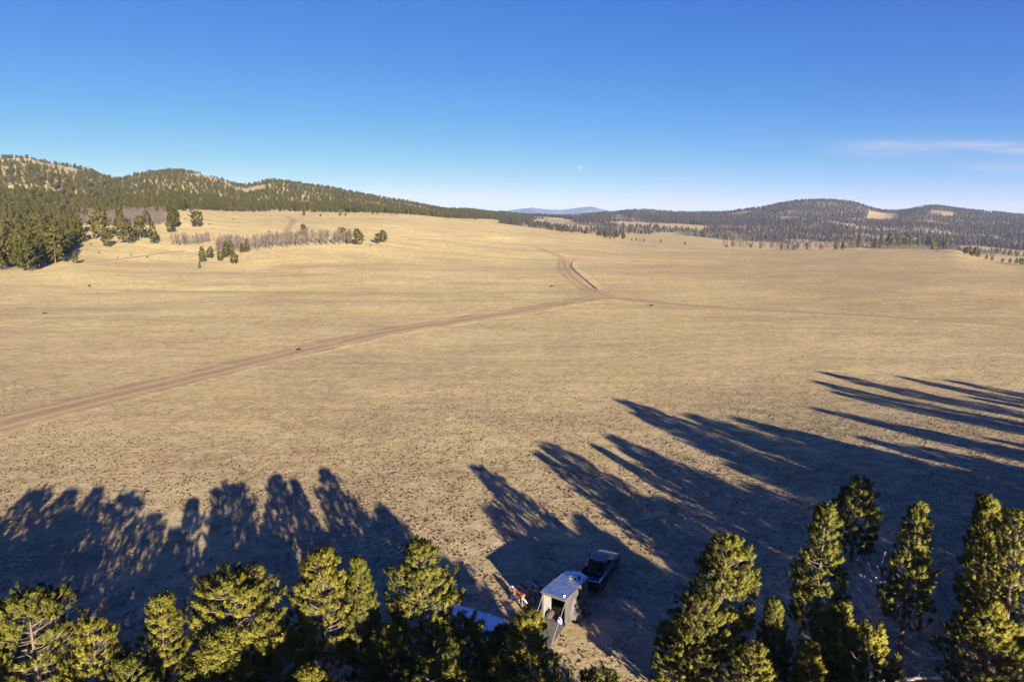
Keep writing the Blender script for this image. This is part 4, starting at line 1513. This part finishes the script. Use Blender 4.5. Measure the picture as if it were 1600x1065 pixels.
# cargo lying in the bed
o = thing('tool_box', 'dark flat tool box across the truck bed behind the cab', 'tool box', on_local(tr, 0, 1.66, 0.69), TR_YAW)
part('bin', MB().box((0, 0, 0.19), (1.46, 0.44, 0.38)), M_TRIM, o, 0.02)
part('lid', MB().box((0, 0, 0.40), (1.48, 0.46, 0.04)), M_BEDLINER, o, 0.01)
part('latch', MB().box((-0.4, -0.24, 0.33), (0.10, 0.03, 0.08)).box((0.4, -0.24, 0.33), (0.10, 0.03, 0.08)), M_CHROME, o)
o = thing('fuel_can', 'small red fuel can in the truck bed', 'fuel can', on_local(tr, -0.45, 0.62, 0.69), TR_YAW + 0.3)
part('can', MB().box((0, 0, 0.16), (0.30, 0.20, 0.32), taper=(0.9, 0.8)), M_REDPL, o, 0.03)
part('handle', MB().tube([(-0.09, 0, 0.32), (-0.06, 0, 0.39), (0.06, 0, 0.39), (0.09, 0, 0.32)], 0.017, 6), M_REDPL, o)
part('spout', MB().tube([(0.11, 0, 0.30), (0.17, 0, 0.40)], 0.025, 8), M_TRIM, o)
o = thing('folded_tarp', 'grey crumpled tarp heaped in the truck bed by the tool box', 'tarp', on_local(tr, -0.3, 1.18, 0.69), TR_YAW)
b = MB()
for k, (ax, ay, s_) in enumerate([(0, 0, .5), (.28, .05, .36), (-.3, -.04, .34), (.05, -.2, .3)]):
    b.box((ax, ay, 0.08 + 0.03 * k), (s_, s_ * .7, 0.16), Matrix.Rotation(0.4 * k, 3, 'Z'), 0, (0.7, 0.6))
part('cloth', b, M_GREYPL, o, 0.05)

# cargo trailer, nose along local +Y, origin on the ground under the middle of its rear opening
YAW = math.radians(-33)
ox, oy = 2.95, 43.95
ct = thing('cargo_trailer', 'charcoal enclosed cargo trailer with silver roof and its rear ramp lowered', 'trailer', (ox, oy, gz(ox, oy)), YAW)
w, ln, z0, z1 = 1.86, 3.35, 0.48, 2.58
VN = 0.55
hw = w / 2
for sx in (-1, 1):
    b = MB().box((sx * (hw - 0.03), ln / 2, (z0 + z1) / 2), (0.06, ln, z1 - z0))
    wall = part('side_wall', b, M_TRAILER, ct)
    part('lining', MB().box((sx * (hw - 0.068), ln / 2, (z0 + z1) / 2), (0.014, ln - 0.10, z1 - z0 - 0.14)), M_INNER, wall)
    for k in range(6):                       # vertical seams of the cladding sheets
        part('seam_strip', MB().box((sx * (hw + 0.004), 0.28 + k * 0.56, (z0 + z1) / 2), (0.012, 0.03, z1 - z0 - 0.06)), M_TRAILER, wall)
    part('rear_post', MB().box((sx * (hw - 0.01), 0.0, (z0 + z1) / 2), (0.11, 0.10, z1 - z0 + 0.02)), M_EDGE, ct, 0.01)
    part('lower_rail', MB().box((sx * (hw + 0.005), ln / 2, z0 + 0.04), (0.03, ln, 0.10)), M_EDGE, ct)
    part('stone_guard', MB().box((sx * (hw + 0.004), ln - 0.15, z0 + 0.33), (0.016, 0.30, 0.46)), M_EDGE, ct)
    fd = MB()
    fd.prism([(1.00, 0.50), (1.10, 0.74), (1.28, 0.84), (2.36, 0.84), (2.54, 0.74), (2.64, 0.50), (2.58, 0.50), (2.49, 0.70), (2.34, 0.78), (1.30, 0.78), (1.15, 0.70), (1.06, 0.50)], 0, sx * (hw + 0.003), sx * (hw + 0.24))
    part('fender', fd, M_EDGE, ct)
    for yy in (1.45, 2.19):
        wheel_part(ct, sx * (hw + 0.12), yy, 0.34, 0.19)
    part('tail_light', MB().box((sx * (hw + 0.002), -0.065, z0 + 0.20), (0.08, 0.05, 0.16)), M_TAIL, ct, 0.01)
    part('ramp_cable', MB().tube([(sx * (hw - 0.02), -0.07, z1 - 0.34), (sx * (hw - 0.06), -1.86, 0.16)], 0.014, 6), M_CABLE, ct)
# nose
b = MB()
ring = [(-hw, ln), (0, ln + VN), (hw, ln)]
vs = [(x, y, z0) for x, y in ring] + [(x, y, z1) for x, y in ring]
b.add(vs, [(0, 3, 4, 1), (1, 4, 5, 2), (0, 1, 2), (3, 5, 4), (0, 2, 5, 3)])
part('nose', b, M_TRAILER, ct)
b = MB()
for q, r_ in (((-hw, ln), (0, ln + VN)), ((0, ln + VN), (hw, ln))):
    d = Vector((r_[0] - q[0], r_[1] - q[1], 0))
    nn = Vector((d.y, -d.x, 0)).normalized() * -0.012
    a0, a1 = Vector((*q, 0)) + nn, Vector((*r_, 0)) + nn
    b.add([(a0.x, a0.y, z0 + .02), (a1.x, a1.y, z0 + .02), (a1.x, a1.y, z0 + .62), (a0.x, a0.y, z0 + .62)], [(0, 1, 2, 3)])
part('nose_guard', b, M_EDGE, ct)
part('deck', MB().box((0, ln / 2, z0 - 0.03), (w - 0.02, ln, 0.08)), M_RAMP, ct)
part('header', MB().box((0, 0.0, z1 - 0.11), (w, 0.10, 0.20)), M_TRAILER, ct, 0.01)
part('header_trim', MB().box((0, -0.058, z1 - 0.20), (w - 0.10, 0.02, 0.05)), M_EDGE, ct)
for k in (-1, 0, 1):
    part('marker_light', MB().box((k * 0.12, -0.060, z1 - 0.09), (0.06, 0.03, 0.03)), M_TAIL, ct)
# roof: a rear cap that overhangs and a lower front sheet
rb = MB()
rb.prism([(-hw - 0.05, z1), (hw + 0.05, z1), (hw + 0.05, z1 + 0.03), (0, z1 + 0.075), (-hw - 0.05, z1 + 0.03)], 1, -0.20, 1.78)
rr_ = part('rear_roof', rb, M_ROOF, ct)
for sx in (-1, 1):
    part('roof_edge', MB().box((sx * (hw + 0.055), 0.79, z1 + 0.005), (0.035, 1.98, 0.07)), M_EDGE, rr_)
part('roof_edge', MB().box((0, -0.21, z1 + 0.015), (w + 0.14, 0.035, 0.09)), M_EDGE, rr_)
part('roof_edge', MB().box((0, 1.79, z1 + 0.03), (w + 0.10, 0.05, 0.085)), M_EDGE, rr_)
part('vent_cap', MB().wheel((hw - 0.22, 0.14, z1 + 0.085), 0.085, 0.06, 2, 16), M_WHITEPL, rr_)
fb = MB()
fb.add([(-hw + .02, 1.79, z1 - .01), (hw - .02, 1.79, z1 - .01), (hw - .02, ln, z1 - .01), (0, ln + VN, z1 - .01), (-hw + .02, ln, z1 - .01),
        (-hw + .02, 1.79, z1 + .018), (hw - .02, 1.79, z1 + .018), (hw - .02, ln, z1 + .018), (0, ln + VN, z1 + .004), (-hw + .02, ln, z1 + .018), (0, 1.79, z1 + .05), (0, ln - .1, z1 + .05)],
       [(0, 4, 3, 2, 1), (5, 10, 11, 9), (10, 6, 7, 11), (11, 7, 8), (9, 11, 8), (0, 1, 6, 10, 5), (1, 2, 7, 6), (2, 3, 8, 7), (3, 4, 9, 8), (4, 0, 5, 9)])
fr_ = part('front_roof', fb, M_ROOF, ct)
for q, r_ in (((-hw, 1.8), (-hw, ln)), ((hw, 1.8), (hw, ln)), ((-hw, ln), (0, ln + VN)), ((hw, ln), (0, ln + VN))):
    part('roof_edge', MB().tube([(*q, z1 + .01), (*r_, z1 + .01)], 0.026, 6), M_EDGE, fr_)
vt = part('roof_vent', MB().box((0.05, 2.62, z1 + 0.10), (0.40, 0.40, 0.09)), M_GREYPL, ct, 0.01)
part('lid', MB().box((0.05, 2.58, z1 + 0.20), (0.42, 0.42, 0.03), Matrix.Rotation(math.radians(-24), 3, 'X')), M_WHITEPL, vt, 0.008)
part('flue', MB().wheel((0.42, 2.95, z1 + 0.10), 0.09, 0.14, 2, 14), M_TRIM, vt)
# ramp door
rp = MB()
ang = math.atan2(z0 - 0.06, 1.92)
L_ = math.hypot(z0 - 0.06, 1.92)
rot = Matrix.Rotation(ang, 3, 'X')
rp.box((0, -0.96 - 0.04, (z0 - 0.06) / 2 + 0.05), (w - 0.12, L_, 0.05), rot)
ramp = part('ramp_door', rp, M_RAMP, ct, 0.008)
for k in range(9):
    yy = -0.20 - k * 0.20
    part('tread_strip', MB().box((0, yy, z0 + (yy + 0.04) * math.tan(ang) + 0.022), (w - 0.16, 0.018, 0.012), rot), M_TRAILER, ramp)
part('ramp_lip', MB().box((0, -2.05, 0.045), (w - 0.12, 0.24, 0.02)), M_EDGE, ramp)
# right side: window, door, pale swoosh
b = MB()
b.add([(hw + .016, 0.62, 1.02), (hw + .016, 0.82, 1.02), (hw + .016, 1.30, 1.98), (hw + .016, 1.16, 1.98)], [(0, 1, 2, 3)])
b.add([(hw + .016, 1.02, 1.20), (hw + .016, 1.14, 1.20), (hw + .016, 1.56, 1.86), (hw + .016, 1.46, 1.86)], [(0, 1, 2, 3)])
part('side_stripe', b, M_INNER, ct)
dr = part('side_door', MB().box((hw + 0.012, 2.72, 1.48), (0.03, 0.78, 1.80)), M_TRAILER, ct, 0.008)
part('door_frame', MB().box((hw + 0.014, 2.31, 1.48), (0.03, 0.035, 1.86)).box((hw + 0.014, 3.13, 1.48), (0.03, 0.035, 1.86)).box((hw + 0.014, 2.72, 2.40), (0.03, 0.85, 0.035)), M_EDGE, dr)
part('handle', MB().box((hw + 0.035, 2.42, 1.40), (0.03, 0.06, 0.14)), M_CHROME, dr)
part('window', MB().box((hw + 0.006, 1.98, 1.82), (0.02, 0.46, 0.34)), M_GLASS, ct, 0.006)
# draw bar
tb_ = MB()
for sx in (-1, 1):
    tb_.tube([(sx * 0.55, ln - 0.1, 0.42), (sx * 0.05, ln + 1.28, 0.42)], 0.05, 6)
tb_.box((0, ln + 1.38, 0.45), (0.12, 0.24, 0.10))
part('draw_bar', tb_, M_TRIM, ct)
part('jack', MB().tube([(0.12, ln + 1.0, 0.08), (0.12, ln + 1.0, 0.88)], 0.035, 8).box((0.12, ln + 1.0, 0.04), (0.18, 0.18, 0.03)), M_GREYPL, ct)

# what is inside and at the mouth of the trailer
o = thing('duffel_bag', 'brown duffel bag just inside the left wall of the open trailer', 'bag', on_local(ct, -0.48, 0.34, z0 + 0.012), YAW + 0.2)
part('bag_body', MB().tube([(-0.05, -0.32, 0.24), (-0.05, -0.26, 0.25), (0, 0.26, 0.25), (0, 0.32, 0.24)], [0.13, 0.235, 0.235, 0.13], 12), M_BROWN, o)
part('carry_strap', MB().tube([(-0.1, -0.2, 0.44), (-0.05, -0.1, 0.58), (0, 0.1, 0.58), (0, 0.2, 0.44)], 0.016, 6), M_TRIM, o)
o = thing('gear_bag', 'blue violet gear bag on the sill at the top of the ramp', 'bag', on_local(ct, 0.42, 0.12, z0 + 0.012), YAW - 0.3)
part('bag_body', MB().box((0, 0, 0.17), (0.42, 0.30, 0.34), None, 0, (0.75, 0.7)), M_BLUE, o, 0.07, False, 3)
part('carry_strap', MB().tube([(-0.12, 0, 0.32), (-0.08, 0, 0.44), (0.08, 0, 0.44), (0.12, 0, 0.32)], 0.015, 6), M_WHITEPL, o)
part('flap', MB().box((0.02, -0.125, 0.20), (0.26, 0.05, 0.14)), M_WHITEPL, o, 0.015)
o = thing('storage_tote', 'grey lidded storage tote deep inside the trailer', 'tote', on_local(ct, 0.35, 1.55, z0 + 0.012), YAW)
part('tub', MB().box((0, 0, 0.20), (0.62, 0.46, 0.40), None, 0, (1.08, 1.08)), M_GREYPL, o, 0.02)
part('lid', MB().box((0, 0, 0.425), (0.70, 0.53, 0.05)), M_WHITEPL, o, 0.015)
o = thing('cardboard_box', 'open tan cardboard box on the trailer floor behind the bags', 'box', on_local(ct, -0.30, 1.15, z0 + 0.012), YAW + 0.1)
bx = MB()
for dxx, dyy, sx_, sy_ in ((-.2, 0, .012, .36), (.2, 0, .012, .36), (0, -.18, .40, .012), (0, .18, .40, .012)):
    bx.box((dxx, dyy, 0.16), (sx_, sy_, 0.32))
bx.box((0, 0, 0.006), (0.40, 0.36, 0.012))
part('carton', bx, M_TAN, o)
part('flap', MB().box((-0.28, 0, 0.36), (0.17, 0.35, 0.01), Matrix.Rotation(0.6, 3, 'Y')).box((0.28, 0, 0.36), (0.17, 0.35, 0.01), Matrix.Rotation(-0.6, 3, 'Y')), M_TAN, o)
o = thing('helmet', 'white and black riding helmet on the tote inside the trailer', 'helmet', on_local(ct, 0.32, 1.52, z0 + 0.46), YAW + 2.8)
sph = MB()
rings = []
for k in range(9):
    th = -0.5 + (math.pi / 2 + 0.5) * k / 8
    rings.append([(0.14 * math.cos(th) * math.cos(a), 0.165 * math.cos(th) * math.sin(a), 0.13 + 0.14 * math.sin(th)) for a in [2 * math.pi * i / 14 for i in range(14)]])
sph.add([q for r_ in rings for q in r_], [(k * 14 + i, k * 14 + (i + 1) % 14, (k + 1) * 14 + (i + 1) % 14, (k + 1) * 14 + i) for k in range(8) for i in range(14)])
part('shell', sph, M_WHITEPL, o, 0, True)
part('visor', MB().box((0, 0.20, 0.21), (0.20, 0.16, 0.012), Matrix.Rotation(0.25, 3, 'X')), M_TRIM, o, 0.005)
part('chin_bar', MB().tube([(-0.13, 0.06, 0.06), (-0.08, 0.20, 0.05), (0.08, 0.20, 0.05), (0.13, 0.06, 0.06)], 0.035, 8), M_TRIM, o)


# travel trailer under the trees
CY = math.atan2(-2.2, 3.96)
cx0, cy0 = -2.93, 40.85
cp = thing('camper_trailer', 'white camper trailer half hidden under dark pines, its pale roof showing', 'camper', (cx0, cy0, gz(cx0, cy0)), CY)
cl_, cw, ch = 5.5, 2.25, 2.68
pf = [(-cl_ / 2 + 0.05, 0.50), (cl_ / 2 - 0.25, 0.50), (cl_ / 2, 0.95), (cl_ / 2 - 0.05, 1.75), (cl_ / 2 - 0.42, ch - 0.14), (cl_ / 2 - 0.75, ch - 0.04), (-cl_ / 2 + 0.5, ch - 0.04), (-cl_ / 2 + 0.15, ch - 0.16), (-cl_ / 2, ch - 0.6)]
b = MB().prism(pf, 1, -cw / 2, cw / 2)
part('shell', b, M_CAMPER, cp, 0.06, False, 3)
rp2 = MB().prism([(-cw / 2 + 0.07, ch - 0.04), (cw / 2 - 0.07, ch - 0.04), (cw / 2 - 0.10, ch), (0, ch + 0.045), (-cw / 2 + 0.10, ch)], 0, -cl_ / 2 + 0.42, cl_ / 2 - 0.70)
rf = part('roof', rp2, M_CAMPER_ROOF, cp)
for sy in (-1, 1):
    part('gutter_rail', MB().box((-0.1, sy * (cw / 2 - 0.02), ch - 0.02), (cl_ - 1.1, 0.05, 0.09)), M_CAMPER, rf, 0.012)
part('awning_roll', MB().tube([(-1.6, cw / 2 + 0.08, ch - 0.16), (1.5, cw / 2 + 0.08, ch - 0.16)], 0.07, 10), M_CAMPER, cp)
for k in (-1.5, -0.3, 0.7, 1.4):
    part('roof_seam', MB().box((k, 0, ch + 0.028), (0.05, cw - 0.3, 0.05)), M_CAMPER, rf)
part('hatch', MB().box((-0.55, 0.45, ch + 0.08), (0.42, 0.42, 0.10)), M_GREYPL, rf, 0.02)
part('hatch', MB().box((1.25, -0.25, ch + 0.08), (0.40, 0.40, 0.10)), M_GREYPL, rf, 0.02)
acu = MB().box((0.35, 0, ch + 0.16), (0.90, 0.62, 0.26), None, 0, (0.86, 0.86))
part('air_conditioner', acu, M_CAMPER, rf, 0.04)
part('pipe_vent', MB().wheel((-1.3, 0.55, ch + 0.08), 0.05, 0.16, 2, 12), M_WHITEPL, rf)
part('pipe_vent', MB().wheel((-1.75, -0.5, ch + 0.08), 0.05, 0.16, 2, 12), M_WHITEPL, rf)
for sy in (-1, 1):
    for xx, ww in ((-1.7, 0.7), (0.2, 1.0), (1.55, 0.6)):
        wi = part('window', MB().box((xx, sy * (cw / 2 + 0.008), 1.75), (ww, 0.03, 0.55)), M_GLASS, cp, 0.008)
        part('window_frame', MB().box((xx, sy * (cw / 2 + 0.006), 2.045), (ww + 0.07, 0.03, 0.035)).box((xx, sy * (cw / 2 + 0.006), 1.455), (ww + 0.07, 0.03, 0.035)), M_GREYPL, wi)
    part('side_band', MB().box((-0.1, sy * (cw / 2 + 0.004), 1.05), (cl_ - 0.8, 0.012, 0.16)), M_GREYPL, cp)
    e = bpy.data.objects.new('wheel', None)
    COL.objects.link(e)
    e.parent = cp
    e.location = (-0.45, sy * (cw / 2 - 0.12), 0.32)
    part('tyre', MB().wheel((0, 0, 0), 0.35, 0.2, 1, 24, 0.2), M_TYRE, e, 0, True)
    part('rim', MB().wheel((0, 0, 0), 0.21, 0.15, 1, 18), M_ALLOY, e)
part('entry_door', MB().box((0.95, cw / 2 + 0.01, 1.45), (0.62, 0.03, 1.75)), M_WHITEPL, cp, 0.01)
part('draw_bar', MB().tube([(cl_ / 2 - 0.4, -0.5, 0.5), (cl_ / 2 + 0.9, 0, 0.48)], 0.05, 6).tube([(cl_ / 2 - 0.4, 0.5, 0.5), (cl_ / 2 + 0.9, 0, 0.48)], 0.05, 6).tube([(cl_ / 2 + 0.75, 0, 0.02), (cl_ / 2 + 0.75, 0, 0.9)], 0.04, 8), M_TRIM, cp)


# dirt bikes, nose along local +Y, origin on the ground mid wheelbase
def dirt_bike(label, x, y, yaw, shroud, fender, plate, seatm, lean=0.17):
    r_ = thing('dirt_bike', label, 'motorcycle', (x, y, gz(x, y)), 0, 'dirt bikes parked beside the cargo trailer')
    r_.rotation_euler = (0, lean, yaw)
    for nm, yy, rad in (('front_wheel', 0.74, 0.355), ('rear_wheel', -0.72, 0.335)):
        e = bpy.data.objects.new(nm, None)
        COL.objects.link(e)
        e.parent = r_
        e.location = (0, yy, rad)
        tw = 0.085 if yy > 0 else 0.12
        part('tyre', MB().wheel((0, 0, 0), rad, tw, 0, 24, rad * 0.80), M_TYRE, e, 0, True)
        b = MB().wheel((0, 0, 0), rad * 0.82, tw * 0.5, 0, 24, rad * 0.76)
        for k in range(12):
            a = k * math.pi / 6
            b.tube([(0, 0, 0), (0, math.cos(a) * rad * 0.78, math.sin(a) * rad * 0.78)], 0.006, 3, 0, False)
        b.wheel((0, 0, 0), 0.05, 0.12, 0, 10)
        part('rim', b, M_ALLOY, e)
    b = MB()
    b.tube([(0, 0.42, 0.98), (0, 0.30, 0.62), (0, 0.22, 0.34), (0, -0.18, 0.32), (0, -0.22, 0.60), (0, 0.05, 0.84), (0, 0.42, 0.94)], 0.028, 6)
    b.tube([(0, -0.20, 0.58), (0, -0.70, 0.86)], 0.020, 6)
    part('frame', b, M_ENGINE, r_)
    b = MB()
    for sx in (-1, 1):
        b.tube([(sx * 0.06, -0.20, 0.42), (sx * 0.075, -0.72, 0.335)], 0.03, 6)
    part('swing_arm', b, M_ALLOY, r_)
    b = MB().box((0, 0.06, 0.42), (0.24, 0.36, 0.28)).box((0, 0.12, 0.62), (0.16, 0.20, 0.22), Matrix.Rotation(-0.15, 3, 'X'))
    part('engine', b, M_ENGINE, r_, 0.03)
    b = MB()
    for sx in (-1, 1):
        b.tube([(sx * 0.09, 0.76, 0.34), (sx * 0.09, 0.44, 1.06)], 0.026, 8)
    b.box((0, 0.46, 1.02), (0.24, 0.10, 0.05))
    part('fork', b, M_ENGINE, r_)
    b = MB().tube([(-0.40, 0.24, 1.16), (-0.16, 0.36, 1.12), (0.16, 0.36, 1.12), (0.40, 0.24, 1.16)], 0.015, 6)
    hb = part('handlebar', b, M_TRIM, r_)
    for sx in (-1, 1):
        part('grip', MB().tube([(sx * 0.29, 0.29, 1.15), (sx * 0.41, 0.235, 1.165)], 0.022, 8), M_TRIM, hb)
    b = MB()
    for sx in (-1, 1):
        b.add([(sx * 0.06, 0.42, 0.98), (sx * 0.19, 0.34, 0.98), (sx * 0.20, 0.36, 0.70), (sx * 0.15, 0.22, 0.58), (sx * 0.10, 0.02, 0.84), (sx * 0.08, 0.06, 0.96)], [(0, 1, 2, 3, 4, 5)])
        b.add([(sx * 0.03, 0.42, 0.98), (sx * 0.16, 0.34, 0.98), (sx * 0.17, 0.36, 0.70), (sx * 0.12, 0.22, 0.58), (sx * 0.07, 0.02, 0.84), (sx * 0.05, 0.06, 0.96)], [(0, 1, 2, 3, 4, 5)])
    b.box((0, 0.20, 0.97), (0.17, 0.36, 0.10))
    part('tank_shroud', b, shroud, r_)
    b = MB().prism([(0.16, 0.97), (0.12, 1.02), (-0.30, 0.97), (-0.78, 1.00), (-0.78, 0.95), (-0.30, 0.88), (0.10, 0.90)], 0, -0.085, 0.085)
    part('seat', b, seatm, r_, 0.02)
    b = MB().add([(-0.07, 0.42, 0.80), (0.07, 0.42, 0.80), (0.075, 0.80, 0.80), (0.05, 1.12, 0.73), (-0.05, 1.12, 0.73), (-0.075, 0.80, 0.80),
                  (-0.07, 0.42, 0.765), (0.07, 0.42, 0.765), (0.075, 0.80, 0.765), (0.05, 1.12, 0.70), (-0.05, 1.12, 0.70), (-0.075, 0.80, 0.765)],
                 [(0, 1, 2, 5), (5, 2, 3, 4), (6, 11, 8, 7), (11, 10, 9, 8), (0, 6, 7, 1), (1, 7, 8, 2), (2, 8, 9, 3), (3, 9, 10, 4), (4, 10, 11, 5), (5, 11, 6, 0)])
    part('front_fender', b, fender, r_)
    b = MB().prism([(-0.52, 0.90), (-0.80, 0.94), (-1.10, 0.99), (-1.10, 0.965), (-0.80, 0.90), (-0.52, 0.78)], 0, -0.085, 0.085)
    part('rear_fender', b, fender, r_)
    b = MB()
    for sx in (-1, 1):
        b.add([(sx * 0.12, -0.30, 0.88), (sx * 0.13, -0.62, 0.92), (sx * 0.13, -0.60, 0.70), (sx * 0.12, -0.34, 0.62)], [(0, 1, 2, 3)])
        b.add([(sx * 0.105, -0.30, 0.88), (sx * 0.115, -0.62, 0.92), (sx * 0.115, -0.60, 0.70), (sx * 0.105, -0.34, 0.62)], [(0, 1, 2, 3)])
    part('side_plate', b, plate, r_)
    part('number_plate', MB().box((0, 0.56, 1.02), (0.21, 0.03, 0.22), Matrix.Rotation(-0.4, 3, 'X')), plate, r_, 0.01)
    part('exhaust', MB().tube([(0.10, 0.20, 0.60), (0.16, 0.10, 0.42), (0.15, -0.25, 0.56), (0.15, -0.45, 0.74), (0.15, -0.82, 0.84)], [0.02, 0.022, 0.024, 0.045, 0.045], 8), M_ALLOY, r_)
    part('kickstand', MB().tube([(-0.09, -0.08, 0.36), (-0.22 , -0.04, 0.0)], 0.014, 6), M_ENGINE, r_)
    return r_


dirt_bike('orange dirt bike with white front fender, half in sun, furthest from the trailer', 0.42, 46.95, math.atan2(-1.17, -2.0), M_ORANGE, M_WHITEPL, M_ORANGE, M_ORANGE, -0.17)
dirt_bike('orange and red dirt bike in the shade between the other two bikes', 1.05, 47.62, math.atan2(-1.45, -1.75), M_ORANGE, M_REDPL, M_ORANGE, M_TRIM, -0.17)
dirt_bike('black dirt bike with white plates nearest the trailer wall', 2.0, 47.9, math.atan2(-1.2, -2.0), M_TRIM, M_TRIM, M_WHITEPL, M_TRIM, -0.17)

# ------------------------------------------------------------------ day moon
md_ = ray(907, 263)
md_ = md_ / np.linalg.norm(md_)
t = NT('moon_surface')
pos = t.node('ShaderNodeTexCoord').outputs['Object']
cm_ = t.mix(t.rng(t.noise(pos, 1.6, 4), 0.4, 0.6), (0.006, 0.006, 0.006), (0.026, 0.026, 0.026))
dm = t.node('ShaderNodeBsdfDiffuse', {'Color': cm_})
tm_ = t.node('ShaderNodeBsdfTransparent')
ad = t.node('ShaderNodeAddShader')
t.l.new(dm.outputs[0], ad.inputs[0])
t.l.new(tm_.outputs[0], ad.inputs[1])
t.l.new(ad.outputs[0], t.out.inputs['Surface'])
mb = MB()
rings = []
for k in range(17):
    th = -math.pi / 2 + math.pi * k / 16
    rings.append([(math.cos(th) * math.cos(a), math.cos(th) * math.sin(a), math.sin(th)) for a in [2 * math.pi * i / 24 for i in range(24)]])
mb.add([q for r_ in rings for q in r_], [(k * 24 + i, k * 24 + (i + 1) % 24, (k + 1) * 24 + (i + 1) % 24, (k + 1) * 24 + i) for k in range(16) for i in range(24)])
moon = link('moon', mb.mesh('moon', t.m, 0, True))
moon.location = Vector(md_ * 30000) + Vector((0, 0, CAM_Z))
moon.scale = (115, 115, 115)
tag(moon, 'faint pale day moon low above the blue distant range', 'moon')

# ------------------------------------------------------------------ haze
hz = NT('haze_air')
vol = hz.node('ShaderNodeVolumePrincipled', {'Color': (0.46, 0.62, 1.0, 1), 'Density': 4.6e-5, 'Anisotropy': 0.0})
hz.l.new(vol.outputs[0], hz.out.inputs['Volume'])
x0, x1, y0, y1, zb, zt = -14000, 14000, -3000, 15500, -75, 430
hb_ = MB().box(((x0 + x1) / 2, (y0 + y1) / 2, (zb + zt) / 2), (x1 - x0, y1 - y0, zt - zb))
tag(link('haze', hb_.mesh('haze', hz.m)), kind='stuff')
